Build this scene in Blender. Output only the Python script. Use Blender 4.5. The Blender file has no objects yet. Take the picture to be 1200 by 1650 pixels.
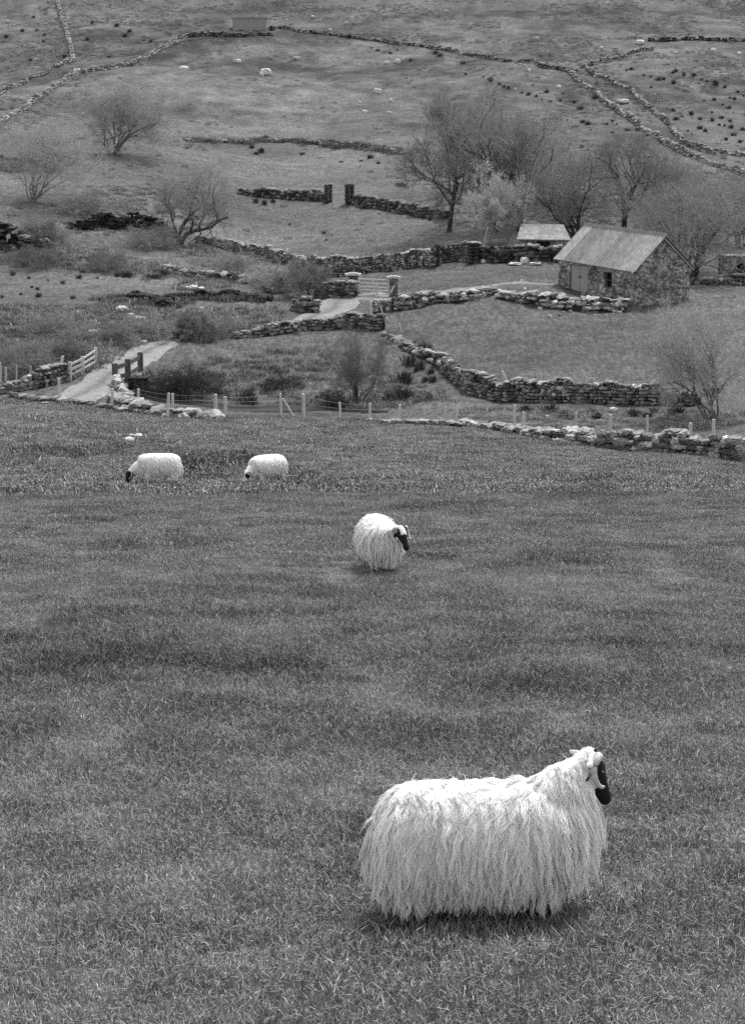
import bpy, math, random
import numpy as np

S = bpy.context.scene
COL = S.collection
R = math.radians
rng = np.random.default_rng(7)

# ------------------------------------------------------------------ camera, sky, sun, exposure
F = 3200.0                                   # focal length in photo pixels (photo 1200 x 1650)
HOR = 200.0                                  # row of the true horizon
CZ = 2.2
TH = math.atan((825 - HOR) / F)
cam = bpy.data.cameras.new('camera')
camo = bpy.data.objects.new('camera', cam)
COL.objects.link(camo)
camo.location = (0, 0, CZ)
camo.rotation_euler = (math.pi / 2 - TH, 0, 0)
cam.sensor_fit = 'VERTICAL'
cam.sensor_height = 36.0
cam.lens = 36.0 * F / 1650
cam.clip_start = 0.1
cam.clip_end = 4000
S.camera = camo
S.render.resolution_x, S.render.resolution_y = 744, 1024

SUN_EL, SUN_AZ = 62.0, 25.0                  # azimuth measured from +Y (view direction) towards +X
W = bpy.data.worlds.new('World')
S.world = W
W.use_nodes = True
wn, wl = W.node_tree.nodes, W.node_tree.links
sky = wn.new('ShaderNodeTexSky')
sky.sky_type = 'NISHITA'
sky.sun_disc = False
sky.sun_elevation = R(SUN_EL)
sky.sun_rotation = R(SUN_AZ)
bw = wn.new('ShaderNodeRGBToBW')
wl.new(sky.outputs[0], bw.inputs[0])
wl.new(bw.outputs[0], wn['Background'].inputs[0])
wn['Background'].inputs[1].default_value = 0.13
sun = bpy.data.lights.new('sun', 'SUN')
sun.energy = 1.5
sun.angle = R(14)
sun.color = (1, 1, 1)
suno = bpy.data.objects.new('sun', sun)
COL.objects.link(suno)
suno.rotation_euler = (R(90 - SUN_EL), 0, R(180 - SUN_AZ))
suno.location = (0, 0, 60)
S.view_settings.view_transform = 'Standard'
S.view_settings.look = 'None'
S.view_settings.exposure = 1.78
S.view_settings.gamma = 1.0
S.cycles.use_denoising = False
S.cycles.max_bounces = 6
S.cycles.sample_clamp_indirect = 1.0
S.cycles.sample_clamp_direct = 1.5
S.cycles.diffuse_bounces = 4
S.cycles.transparent_max_bounces = 4

# ------------------------------------------------------------------ pixel <-> world
ct, st = math.cos(TH), math.sin(TH)
def ray(px, py):
    cx, cy = (px - 600) / F, -(py - 825) / F
    k = ct + cy * st
    return cx / k, (-st + cy * ct) / k       # u = X/Y, v = (z-CZ)/Y
def proj(x, y, z):
    a, b = x / y, (z - CZ) / y
    d = ct - b * st
    return 600 + F * a / d, 825 - F * (st + b * ct) / d
def pt(px, py, Y):
    u, v = ray(px, py)
    return np.array([u * Y, Y, CZ + v * Y])

# ------------------------------------------------------------------ noise
_tab = np.random.default_rng(3).random((256, 256))
def vnoise(x, y):
    x, y = np.asarray(x, float), np.asarray(y, float)
    xi, yi = np.floor(x).astype(int), np.floor(y).astype(int)
    fx, fy = x - xi, y - yi
    fx, fy = fx * fx * (3 - 2 * fx), fy * fy * (3 - 2 * fy)
    t = lambda i, j: _tab[i & 255, j & 255]
    return (t(xi, yi) * (1 - fx) + t(xi + 1, yi) * fx) * (1 - fy) + (t(xi, yi + 1) * (1 - fx) + t(xi + 1, yi + 1) * fx) * fy
def fbm(x, y, o=4):
    s, a, n = 0, .5, 0
    for k in range(o):
        s = s + a * vnoise(x * 2 ** k + 17.3 * k, y * 2 ** k + 5.1 * k)
        n += a
        a *= .5
    return s / n - .5

# ------------------------------------------------------------------ terrain
KD = 0.82
VF = ray(600, 612)[1]
HP = 2.65 * KD
CTRL = {   # column: (distance, row) of ground, near to far
    0: [(95, 668), (115, 640), (120, 604), (127, 560), (140, 500), (148, 482), (165, 430), (173, 400), (186, 345), (200, 305), (230, 250), (265, 200), (310, 150), (345, 100), (430, 5), (560, -130), (900, -330)],
    200: [(62, 780), (88, 705), (110, 657), (117, 618), (130, 560), (142, 505), (150, 480), (165, 437), (186, 372), (200, 312), (230, 250), (270, 200), (330, 112), (430, 5), (560, -130), (900, -330)],
    400: [(62, 780), (88, 716), (111, 669), (116, 660), (119, 654), (123, 632), (132, 562), (137, 540), (145, 495), (151, 478), (158, 465), (175, 422), (185, 402), (215, 322), (265, 226), (330, 122), (375, 58), (430, 0), (560, -135), (900, -330)],
    600: [(62, 780), (88, 721), (113, 677), (118, 656), (126, 600), (136, 530), (142, 506), (147, 480), (155, 455), (170, 430), (180, 402), (207, 326), (265, 226), (330, 126), (380, 62), (430, 0), (560, -135), (900, -330)],
    800: [(62, 780), (88, 727), (108, 691), (112, 668), (118, 647), (128, 570), (138, 500), (143, 470), (150, 446), (160, 424), (172, 387), (215, 302), (265, 226), (320, 132), (355, 90), (430, -5), (560, -135), (900, -330)],
    1000: [(62, 780), (85, 745), (102, 720), (108, 686), (116, 652), (128, 565), (138, 500), (149, 460), (166, 402), (200, 322), (260, 232), (310, 150), (355, 86), (430, -5), (560, -135), (900, -330)],
    1200: [(62, 780), (85, 760), (98, 741), (105, 697), (114, 655), (126, 570), (138, 500), (151, 452), (170, 402), (200, 337), (250, 262), (300, 180), (350, 90), (430, 0), (560, -130), (900, -330)],
}
CTRL[-250] = [(d, p - 6 if d > 90 else p) for d, p in CTRL[0]]
CTRL[1450] = [(d, p + 4) for d, p in CTRL[1200]]
cu, cb, cr = [], [], []
for c, lst in CTRL.items():
    for d, p in lst:
        Y = d * KD
        u, v = ray(c, p)
        cu.append(u * 10); cb.append(math.log(Y) * 3); cr.append(v - (VF - HP / Y))
for c in (-250, 200, 600, 1000, 1450):
    for Y in (2, 6, 12, 20, 32, 42):
        cu.append(ray(c, 612 + HP * F / Y)[0] * 10 if Y > 5 else (c - 600) / 320); cb.append(math.log(Y) * 3); cr.append(0.0)
CP = np.array([cu, cb]).T
n = len(CP)
def tps(d2): return np.where(d2 > 1e-12, .5 * d2 * np.log(np.maximum(d2, 1e-12)), 0)
A = np.zeros((n + 3, n + 3))
A[:n, :n] = tps(((CP[:, None] - CP[None]) ** 2).sum(-1)) + np.eye(n) * .002
A[:n, n] = 1; A[:n, n + 1:] = CP
A[n:, :n] = A[:n, n:].T
wgt = np.linalg.solve(A, np.r_[cr, 0, 0, 0])
def base_slope(u, Y):
    q = np.stack([np.clip(u, -.29, .29) * 10, np.log(Y) * 3], -1)
    out = np.zeros(len(q))
    for i in range(0, len(q), 20000):
        s = q[i:i + 20000]
        out[i:i + 20000] = tps(((s[:, None] - CP[None]) ** 2).sum(-1)) @ wgt[:n] + wgt[n] + s @ wgt[n + 1:]
    return out + VF - HP / Y
# bumps: (px, row on the field plane, radius across m, radius along m, height m)
BUMPS = [(312, 752, 1.3, 1.6, .50), (365, 757, 1.1, 1.3, .30), (420, 748, 1.6, 1.5, .30), (260, 700, 2.0, 2.5, .25), (205, 716, 1.5, 1.5, -.35), (80, 728, 2.6, 1.3, -.30),
         (60, 742, 3.0, 1.2, .22), (500, 770, 1.8, .8, .14), (560, 786, 1.5, .9, -.12), (110, 1010, 1.0, .9, .13), (20, 1030, .5, .6, -.14), (185, 1045, .45, .35, -.09), (40, 1075, .8, .6, -.07), (330, 1060, 1.0, .6, -.06),
         (880, 1120, .9, .7, -.07), (300, 1180, 1.6, 1.0, .05), (1100, 1060, 1.2, .8, .06), (640, 1220, .8, .5, -.04), (120, 1300, .8, .5, .04), (540, 1350, .25, .25, -.06), (620, 1490, .5, .3, -.04)]
BW = []
for px, py, rx, ry, h in BUMPS:
    Y = HP / (VF - ray(px, py)[1]); BW.append((ray(px, py)[0] * Y, Y, rx, ry, h))
us = np.concatenate([[-1.6, -1.1, -.8, -.6, -.45, -.38, -.33], np.arange(-.29, .2901, .00115), [.33, .38, .45, .6, .8, 1.1, 1.6]])
Ys = np.concatenate([np.geomspace(1.5, 6, 20)[:-1], np.geomspace(6, 62, 330)[:-1], np.arange(62, 160, .3), np.arange(160, 340, .8), np.geomspace(340, 1000, 50)])
UG, YG = np.meshgrid(us, Ys)
uf, yf = UG.ravel(), YG.ravel()
xf = uf * yf
zf = CZ + base_slope(uf, yf) * yf
for bx_, by_, rx, ry, h in BW:
    zf += h * (1.5 if by_ > 45 else 1) * np.exp(-((xf - bx_) / rx) ** 2 - ((yf - by_) / ry) ** 2)
zf += fbm(xf / 2.1, yf / 2.1, 5) * np.where(yf < 75, .16, .16 + np.clip((yf - 75) / 30, 0, 1) * .25)
zf += fbm(xf / .33 + 5, yf / .4, 2) * np.clip((40 - yf) / 15, 0, 1) * .05
zf += fbm(xf / 9 + 40, yf / 9, 3) * np.clip((yf - 90) / 120, 0, 1) * 1.3
ZG = zf.reshape(UG.shape)
def ground(x, y):
    x, y = np.atleast_1d(np.asarray(x, float)), np.atleast_1d(np.asarray(y, float))
    u = np.clip(x / y, us[0], us[-1] - 1e-6); yy = np.clip(y, Ys[0], Ys[-1] - 1e-6)
    i = np.clip(np.searchsorted(us, u, 'right') - 1, 0, len(us) - 2); j = np.clip(np.searchsorted(Ys, yy, 'right') - 1, 0, len(Ys) - 2)
    fu = (u - us[i]) / (us[i + 1] - us[i]); fy = (yy - Ys[j]) / (Ys[j + 1] - Ys[j])
    return (ZG[j, i] * (1 - fu) + ZG[j, i + 1] * fu) * (1 - fy) + (ZG[j + 1, i] * (1 - fu) + ZG[j + 1, i + 1] * fu) * fy
_Yc = np.concatenate([np.geomspace(5, 60, 1500), np.arange(60, 400, .1), np.geomspace(400, 990, 200)])
def at(px, py):
    u, v = ray(px, py)
    g = (ground(u * _Yc, _Yc) - CZ) / _Yc
    k = np.argmax(g >= v)
    if g[k] < v: k = len(_Yc) - 1
    Y = _Yc[k]
    return np.array([u * Y, Y, ground(u * Y, Y)[0]])
def ppm(p):                                   # photo pixels per metre at a point
    return F / (p[1] * ct + (CZ - p[2]) * st)

# ------------------------------------------------------------------ materials (all greys: a black-and-white photograph)
def mat(name, lo, hi, scale=8., rough=.9, bump=.0, attr=None, detail=8., stretch=None, extra=None, spec=.2):
    m = bpy.data.materials.new(name); m.use_nodes = True
    N, L = m.node_tree.nodes, m.node_tree.links
    b = N['Principled BSDF']; b.inputs['Roughness'].default_value = rough
    b.inputs['Specular IOR Level'].default_value = spec
    tc = N.new('ShaderNodeTexCoord'); mp = N.new('ShaderNodeMapping')
    L.new(tc.outputs['Object'], mp.inputs[0])
    if stretch: mp.inputs['Scale'].default_value = stretch
    nz = N.new('ShaderNodeTexNoise'); nz.inputs['Scale'].default_value = scale; nz.inputs['Detail'].default_value = detail
    nz.inputs['Roughness'].default_value = .65
    L.new(mp.outputs[0], nz.inputs['Vector'])
    mr = N.new('ShaderNodeMapRange'); mr.inputs[1].default_value = .3; mr.inputs[2].default_value = .7
    mr.inputs[3].default_value = lo; mr.inputs[4].default_value = hi
    L.new(nz.outputs[0], mr.inputs[0])
    out = mr.outputs[0]
    if attr:
        at_ = N.new('ShaderNodeAttribute'); at_.attribute_name = attr
        mm = N.new('ShaderNodeMath'); mm.operation = 'MULTIPLY'
        L.new(out, mm.inputs[0]); L.new(at_.outputs['Fac'], mm.inputs[1]); out = mm.outputs[0]
    if extra: out = extra(N, L, tc, out)
    L.new(out, b.inputs['Base Color'])
    if bump:
        bp = N.new('ShaderNodeBump'); bp.inputs['Strength'].default_value = bump; bp.inputs['Distance'].default_value = .02
        L.new(nz.outputs[0], bp.inputs['Height']); L.new(bp.outputs[0], b.inputs['Normal'])
    return m
def mulnoise(N, L, tc, out, scale, a, b, f0=.35, f1=.65, detail=4, stretch=(1, 1, 1)):
    mp = N.new('ShaderNodeMapping'); mp.inputs['Scale'].default_value = stretch; L.new(tc.outputs['Object'], mp.inputs[0])
    nz = N.new('ShaderNodeTexNoise'); nz.inputs['Scale'].default_value = scale; nz.inputs['Detail'].default_value = detail
    nz.inputs['Roughness'].default_value = .7
    L.new(mp.outputs[0], nz.inputs['Vector'])
    mr = N.new('ShaderNodeMapRange'); mr.inputs[1].default_value = f0; mr.inputs[2].default_value = f1; mr.inputs[3].default_value = a; mr.inputs[4].default_value = b
    L.new(nz.outputs[0], mr.inputs[0])
    mm = N.new('ShaderNodeMath'); mm.operation = 'MULTIPLY'; L.new(out, mm.inputs[0]); L.new(mr.outputs[0], mm.inputs[1])
    return mm.outputs[0]
def ground_extra(N, L, tc, out):
    out = mulnoise(N, L, tc, out, .16, .85, 1.15, detail=6)
    out = mulnoise(N, L, tc, out, 1.1, .75, 1.22, detail=6, stretch=(.7, .8, 1))
    out = mulnoise(N, L, tc, out, 4.5, .72, 1.28, .4, .6, detail=3, stretch=(1, .3, 1))
    return mulnoise(N, L, tc, out, 14, .62, 1.38, detail=3, stretch=(1, .4, 1))
M = {}
M['ground'] = mat('turf', .05, .09, 5, attr='tone', extra=ground_extra, bump=.9, spec=.1)
M['grass'] = None
M['stone'] = mat('field_stone', .32, .76, 6, attr='tone', bump=.6, spec=.15)
M['track'] = mat('gravel', .12, .24, 3, attr='tone', bump=.4, extra=lambda N, L, tc, o: mulnoise(N, L, tc, o, 9, .75, 1.2), spec=.15)
M['bark'] = mat('bark', .03, .06, 6, attr='tone', spec=.1)
M['post'] = mat('weathered_wood', .32, .52, 10, attr=None, stretch=(1, 1, .15), spec=.1)
M['darkwood'] = mat('dark_wood', .05, .11, 10, stretch=(1, 1, .15), spec=.1)
M['rush'] = mat('rush_blades', .032, .06, 3, attr='tone', spec=.1)
M['water'] = mat('stream_water', .006, .012, 1, rough=.35, bump=.08, spec=.02)
M['wire'] = mat('galvanised_wire', .12, .18, 5, rough=.5)
M['galv'] = mat('galvanised_metal', .4, .55, 4, rough=.5)
M['black'] = mat('black_hair', .006, .012, 30, rough=.7, spec=.1)
M['horn'] = mat('horn', .26, .46, 40, rough=.5, bump=.3, stretch=(1, 1, 1))
M['eye'] = mat('eye', .005, .01, 10, rough=.1, spec=.5)
M['hoof'] = mat('hoof', .02, .04, 10)
M['skin'] = mat('fleece_skin', .85, 1.1, 40, attr='tone', bump=.3, spec=.1)
M['rust'] = mat('corrugated_iron', .19, .28, 1.4, rough=.6, extra=lambda N, L, tc, o: mulnoise(N, L, tc, o, 5, .8, 1.15, stretch=(3, .5, .5)))
M['plank'] = mat('planks', .20, .30, 6, stretch=(3, 3, .3))
M['oldroof'] = mat('old_sheet_roof', .11, .26, 1.5, extra=lambda N, L, tc, o: mulnoise(N, L, tc, o, 4, .7, 1.2))
M['dark'] = mat('dark_interior', .006, .01, 3)
M['concrete'] = mat('concrete', .16, .24, 3, bump=.3)
def stonewall_extra(N, L, tc, out):
    mp = N.new('ShaderNodeMapping'); mp.inputs['Scale'].default_value = (1, 1, 1.7); L.new(tc.outputs['Object'], mp.inputs[0])
    v = N.new('ShaderNodeTexVoronoi'); v.inputs['Scale'].default_value = 4.6; L.new(mp.outputs[0], v.inputs['Vector'])
    sp = N.new('ShaderNodeSeparateColor'); L.new(v.outputs['Color'], sp.inputs[0])
    mr = N.new('ShaderNodeMapRange'); mr.inputs[3].default_value = .45; mr.inputs[4].default_value = 1.5; L.new(sp.outputs[0], mr.inputs[0])
    m1 = N.new('ShaderNodeMath'); m1.operation = 'MULTIPLY'; L.new(out, m1.inputs[0]); L.new(mr.outputs[0], m1.inputs[1])
    v2 = N.new('ShaderNodeTexVoronoi'); v2.feature = 'DISTANCE_TO_EDGE'; v2.inputs['Scale'].default_value = 4.6; L.new(mp.outputs[0], v2.inputs['Vector'])
    m2 = N.new('ShaderNodeMapRange'); m2.inputs[1].default_value = 0; m2.inputs[2].default_value = .09; m2.inputs[3].default_value = .3; m2.inputs[4].default_value = 1; L.new(v2.outputs['Distance'], m2.inputs[0])
    m3 = N.new('ShaderNodeMath'); m3.operation = 'MULTIPLY'; L.new(m1.outputs[0], m3.inputs[0]); L.new(m2.outputs[0], m3.inputs[1])
    return mulnoise(N, L, tc, m3.outputs[0], 1.1, .72, 1.6, .42, .62, 5)
M['stonewall'] = mat('rubble_masonry', .12, .27, 5, bump=.7, extra=stonewall_extra, spec=.1)

def attr_mat(name, lo, hi, inst=True, trans=0.0):
    m = bpy.data.materials.new(name); m.use_nodes = True
    N, L = m.node_tree.nodes, m.node_tree.links
    b = N['Principled BSDF']; b.inputs['Roughness'].default_value = .7; b.inputs['Specular IOR Level'].default_value = .25
    a = N.new('ShaderNodeAttribute'); a.attribute_name = 'shade'
    mr = N.new('ShaderNodeMapRange'); mr.inputs[3].default_value = lo; mr.inputs[4].default_value = hi; L.new(a.outputs['Fac'], mr.inputs[0])
    out = mr.outputs[0]
    if inst:
        t = N.new('ShaderNodeAttribute'); t.attribute_type = 'INSTANCER'; t.attribute_name = 'tone'
        mm = N.new('ShaderNodeMath'); mm.operation = 'MULTIPLY'; L.new(out, mm.inputs[0]); L.new(t.outputs['Fac'], mm.inputs[1]); out = mm.outputs[0]
    L.new(out, b.inputs['Base Color'])
    return m
M['grass'] = attr_mat('grass_blades', .085, .40)
M['wool'] = attr_mat('wool', .55, .84, inst=False)
M['wool'].node_tree.nodes['Principled BSDF'].inputs['Specular IOR Level'].default_value = .1

# ------------------------------------------------------------------ object helpers
def mesh_np(name, V, Fc, m=None, parent=None, attrs=None, smooth=False):
    V = np.asarray(V, np.float32); me = bpy.data.meshes.new(name)
    fl = Fc if isinstance(Fc, list) else [Fc]
    fl = [np.asarray(f, np.int32) for f in fl if len(f)]
    me.vertices.add(len(V)); me.vertices.foreach_set('co', V.ravel())
    nl = sum(f.size for f in fl); npg = sum(len(f) for f in fl)
    me.loops.add(nl); me.polygons.add(npg)
    me.loops.foreach_set('vertex_index', np.concatenate([f.ravel() for f in fl]))
    cnt = np.concatenate([np.full(len(f), f.shape[1], np.int32) for f in fl])
    me.polygons.foreach_set('loop_start', np.concatenate([[0], np.cumsum(cnt)[:-1]]).astype(np.int32))
    me.polygons.foreach_set('use_smooth', np.full(npg, smooth))
    me.update(calc_edges=True)
    for k, v in (attrs or {}).items():
        a = me.attributes.new(k, 'FLOAT', 'POINT'); a.data.foreach_set('value', np.asarray(v, np.float32))
    if m: me.materials.append(m)
    o = bpy.data.objects.new(name, me); COL.objects.link(o)
    if parent: o.parent = parent
    return o
def recentre(o):                              # put a mesh thing's origin at its base
    me = o.data; co = np.empty(len(me.vertices) * 3, np.float32); me.vertices.foreach_get('co', co); co = co.reshape(-1, 3)
    c = np.array([(co[:, 0].min() + co[:, 0].max()) / 2, (co[:, 1].min() + co[:, 1].max()) / 2, co[:, 2].min()], np.float32)
    me.vertices.foreach_set('co', (co - c).ravel()); me.update(); o.location = c.tolist()
    return o
def tag(o, label=None, cat=None, group=None, kind=None):
    if label: o['label'] = label
    if cat: o['category'] = cat
    if group: o['group'] = group
    if kind: o['kind'] = kind
    return o
def thing(name, loc, label, cat, group=None, rz=0):
    o = bpy.data.objects.new(name, None); COL.objects.link(o); o.location = [float(v) for v in loc]; o.rotation_euler[2] = rz
    o.empty_display_size = .2
    return tag(o, label, cat, group, 'thing')
class MB:                                     # collects simple solids
    def __init__(s): s.v = []; s.f4 = []; s.f3 = []; s.t = []
    def add(s, V, f4=(), f3=(), tone=1.):
        b = len(s.t)
        s.v.append(np.asarray(V, float)); s.t += [tone] * len(V)
        s.f4 += [[i + b for i in f] for f in f4]; s.f3 += [[i + b for i in f] for f in f3]
    def hexa(s, P, tone=1.):                  # 8 corners: bottom loop, top loop
        s.add(P, [(3, 2, 1, 0), (4, 5, 6, 7), (0, 1, 5, 4), (1, 2, 6, 5), (2, 3, 7, 6), (3, 0, 4, 7)], tone=tone)
    def bar(s, a, b, w, d=None, tone=1., taper=1.):
        a, b = np.asarray(a, float), np.asarray(b, float); d = d or w
        z = (b - a) / np.linalg.norm(b - a)
        x = np.cross(z, [0, 1, 0] if abs(z[1]) < .9 else [1, 0, 0]); x /= np.linalg.norm(x); y = np.cross(z, x)
        P = [a + x * w / 2 * i + y * d / 2 * j for i, j in ((-1, -1), (1, -1), (1, 1), (-1, 1))] + [b + (x * w / 2 * i + y * d / 2 * j) * taper for i, j in ((-1, -1), (1, -1), (1, 1), (-1, 1))]
        s.hexa(P, tone)
    def tube(s, P, r, k=6, tone=1.):
        V, Fq = tubes(np.asarray(P, float)[None], np.asarray(r, float)[None] if np.ndim(r) else np.full((1, len(P)), r), k)
        caps = []
        s.add(V, Fq.tolist(), tone=tone)
    def box(s, c, dx, dy, dz, tone=1.):
        x, y, z = c
        s.hexa([(x + i * dx / 2, y + j * dy / 2, z + k * dz) for k in (0, 1) for i, j in ((-1, -1), (1, -1), (1, 1), (-1, 1))], tone)
    def build(s, name, m, parent=None, off=None, smooth=False):
        V = np.concatenate(s.v)
        if off is not None: V = V - np.asarray(off)
        return mesh_np(name, V, [np.array(s.f4, int).reshape(-1, 4), np.array(s.f3, int).reshape(-1, 3)], m, parent, {'tone': s.t}, smooth)
def tubes(P, Rr, k=3):
    """P (B,n,3) polylines, Rr (B,n) radii -> verts, quads"""
    B, n_, _ = P.shape
    d = np.gradient(P, axis=1); d /= np.linalg.norm(d, axis=-1, keepdims=True) + 1e-9
    ref = np.where(np.abs(d[..., 2:3]) < .9, np.array([0, 0, 1.]), np.array([1., 0, 0]))
    x = np.cross(d, ref); x /= np.linalg.norm(x, axis=-1, keepdims=True) + 1e-9
    y = np.cross(d, x)
    a = np.arange(k) * 2 * math.pi / k
    V = P[:, :, None] + Rr[:, :, None, None] * (np.cos(a)[None, None, :, None] * x[:, :, None] + np.sin(a)[None, None, :, None] * y[:, :, None])
    idx = np.arange(B * n_ * k).reshape(B, n_, k)
    q = np.stack([idx[:, :-1], np.roll(idx, -1, 2)[:, :-1], np.roll(idx, -1, 2)[:, 1:], idx[:, 1:]], -1).reshape(-1, 4)
    return V.reshape(-1, 3), q
# icosphere data
def ico(sub):
    t = (1 + 5 ** .5) / 2
    v = np.array([(-1, t, 0), (1, t, 0), (-1, -t, 0), (1, -t, 0), (0, -1, t), (0, 1, t), (0, -1, -t), (0, 1, -t), (t, 0, -1), (t, 0, 1), (-t, 0, -1), (-t, 0, 1)], float)
    v /= np.linalg.norm(v[0])
    f = [(0, 11, 5), (0, 5, 1), (0, 1, 7), (0, 7, 10), (0, 10, 11), (1, 5, 9), (5, 11, 4), (11, 10, 2), (10, 7, 6), (7, 1, 8), (3, 9, 4), (3, 4, 2), (3, 2, 6), (3, 6, 8), (3, 8, 9), (4, 9, 5), (2, 4, 11), (6, 2, 10), (8, 6, 7), (9, 8, 1)]
    v = list(map(tuple, v))
    for _ in range(sub):
        c = {}; nf = []
        def mid(a, b):
            k = (min(a, b), max(a, b))
            if k not in c:
                p = np.array(v[a]) + np.array(v[b]); v.append(tuple(p / np.linalg.norm(p))); c[k] = len(v) - 1
            return c[k]
        for a, b, d in f:
            x, y, z = mid(a, b), mid(b, d), mid(d, a); nf += [(a, x, z), (b, y, x), (d, z, y), (x, y, z)]
        f = nf
    return np.array(v), np.array(f)
ICO = [ico(0), ico(1), ico(2)]
def stones(P, Sz, rz, tone, sub=1, rough=.24, sq=.38):
    """rubble stones: squared-off, jittered lumps"""
    v, f = ICO[sub]; N_ = len(P)
    b = v / np.max(np.abs(v), 1, keepdims=True) * (1 - sq) * .9 + v * sq       # between cube and ball
    J = 1 + (rng.random((N_, len(v), 1)) - .5) * 2 * rough
    q = b[None] * J * np.asarray(Sz)[:, None] / 2
    tilt = (rng.random(N_) - .5) * .5
    q = np.stack([q[..., 0], q[..., 1] * np.cos(tilt)[:, None] - q[..., 2] * np.sin(tilt)[:, None], q[..., 1] * np.sin(tilt)[:, None] + q[..., 2] * np.cos(tilt)[:, None]], -1)
    c, s = np.cos(rz)[:, None], np.sin(rz)[:, None]
    q = np.stack([q[..., 0] * c - q[..., 1] * s, q[..., 0] * s + q[..., 1] * c, q[..., 2]], -1) + np.asarray(P)[:, None]
    fa = (f[None] + (np.arange(N_) * len(v))[:, None, None]).reshape(-1, 3)
    return q.reshape(-1, 3), fa, np.repeat(tone, len(v))

# ------------------------------------------------------------------ ground sheet with its tone map
PX, PY = proj(xf, yf, zf)
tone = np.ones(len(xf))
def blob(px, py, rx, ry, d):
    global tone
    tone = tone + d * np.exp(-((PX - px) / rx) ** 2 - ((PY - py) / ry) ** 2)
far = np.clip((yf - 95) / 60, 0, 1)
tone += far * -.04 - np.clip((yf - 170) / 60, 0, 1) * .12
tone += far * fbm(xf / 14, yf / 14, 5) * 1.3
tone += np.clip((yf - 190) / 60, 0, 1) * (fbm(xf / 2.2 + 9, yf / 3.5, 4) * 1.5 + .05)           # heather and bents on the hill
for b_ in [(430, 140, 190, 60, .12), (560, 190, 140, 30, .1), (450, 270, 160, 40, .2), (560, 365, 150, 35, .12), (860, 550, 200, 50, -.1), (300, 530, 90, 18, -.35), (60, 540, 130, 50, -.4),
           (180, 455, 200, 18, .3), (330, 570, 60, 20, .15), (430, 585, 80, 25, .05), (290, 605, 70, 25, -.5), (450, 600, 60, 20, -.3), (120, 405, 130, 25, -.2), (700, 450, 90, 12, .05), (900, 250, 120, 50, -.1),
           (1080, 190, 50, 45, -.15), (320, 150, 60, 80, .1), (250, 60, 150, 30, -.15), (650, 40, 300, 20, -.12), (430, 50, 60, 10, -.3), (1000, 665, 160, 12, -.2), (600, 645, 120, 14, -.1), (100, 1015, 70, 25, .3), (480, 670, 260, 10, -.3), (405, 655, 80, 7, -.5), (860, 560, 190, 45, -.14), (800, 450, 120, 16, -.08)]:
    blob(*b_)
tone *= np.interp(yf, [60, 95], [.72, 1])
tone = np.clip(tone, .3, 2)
nu, ny = len(us), len(Ys)
ii = np.arange(nu * ny).reshape(ny, nu)
quads = np.stack([ii[:-1, :-1], ii[:-1, 1:], ii[1:, 1:], ii[1:, :-1]], -1).reshape(-1, 4)
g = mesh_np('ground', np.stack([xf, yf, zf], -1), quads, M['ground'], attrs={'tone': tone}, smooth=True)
tag(g, kind='structure')

def ribbon(name, path, widths, m, lift=.06, nx=8, step=.4, ragged=.15):
    P = np.array([at(*p)[:2] for p in path]); W_ = np.array(widths, float)
    d = np.r_[0, np.cumsum(np.linalg.norm(np.diff(P, axis=0), axis=1))]
    s = np.linspace(0, d[-1], int(d[-1] / step) + 2)
    for _ in range(1): q = np.stack([np.interp(s, d, P[:, k]) for k in (0, 1)], -1); w = np.interp(s, d, W_)
    ker = np.ones(9) / 9
    q = np.stack([np.convolve(np.pad(q[:, k], 4, 'edge'), ker, 'valid') for k in (0, 1)], -1)
    t = np.gradient(q, axis=0); t /= np.linalg.norm(t, axis=1, keepdims=True) + 1e-9
    nr = np.stack([t[:, 1], -t[:, 0]], -1)
    V = []
    for j in range(nx + 1):
        k = j / nx * 2 - 1
        wj = w * (1 + ragged * (vnoise(s * .8 + (50 if k > 0 else 0), s * 0 + 3) - .5) * 2)
        p = q + nr * (k * wj / 2)[:, None]
        V.append(np.c_[p, ground(p[:, 0], p[:, 1]) + lift - .10 * (abs(k) > .99)])
    V = np.stack(V, 1); ids = np.arange(len(s) * (nx + 1)).reshape(len(s), nx + 1)
    qd = np.stack([ids[:-1, :-1], ids[:-1, 1:], ids[1:, 1:], ids[1:, :-1]], -1).reshape(-1, 4)
    kk = np.abs(np.arange(nx + 1) / nx * 2 - 1)
    tn = np.repeat((1 - .45 * np.exp(-(kk / .22) ** 2))[None], len(s), 0)
    return tag(mesh_np(name, V.reshape(-1, 3), qd, m, attrs={'tone': tn.ravel()}, smooth=True), kind='structure')
ribbon('track', [(90, 652), (140, 634), (165, 615), (195, 596), (225, 574), (258, 556), (285, 550)],
       [2.6, 2.8, 2.6, 2.4, 2.2, 1.9, .8], M['track'])
ribbon('track', [(462, 524), (500, 516), (540, 500), (540, 486), (565, 478), (610, 481), (650, 478)], [.8, 1.8, 3.2, 3.0, 2.4, 2.2, 1.6], M['track'])
ribbon('farm_path', [(650, 476), (720, 470), (800, 461), (860, 456), (905, 462)], [1.0, .7, .6, .6, .7], M['track'], lift=.05)
ribbon('stream', [(215, 632), (260, 645), (310, 652), (360, 656), (430, 658), (500, 660), (540, 662), (590, 664), (640, 664)], [1.8, 2.0, 2.2, 2.6, 2.6, 1.8, 1.2, .8, .5], M['water'], lift=.05)

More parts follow.
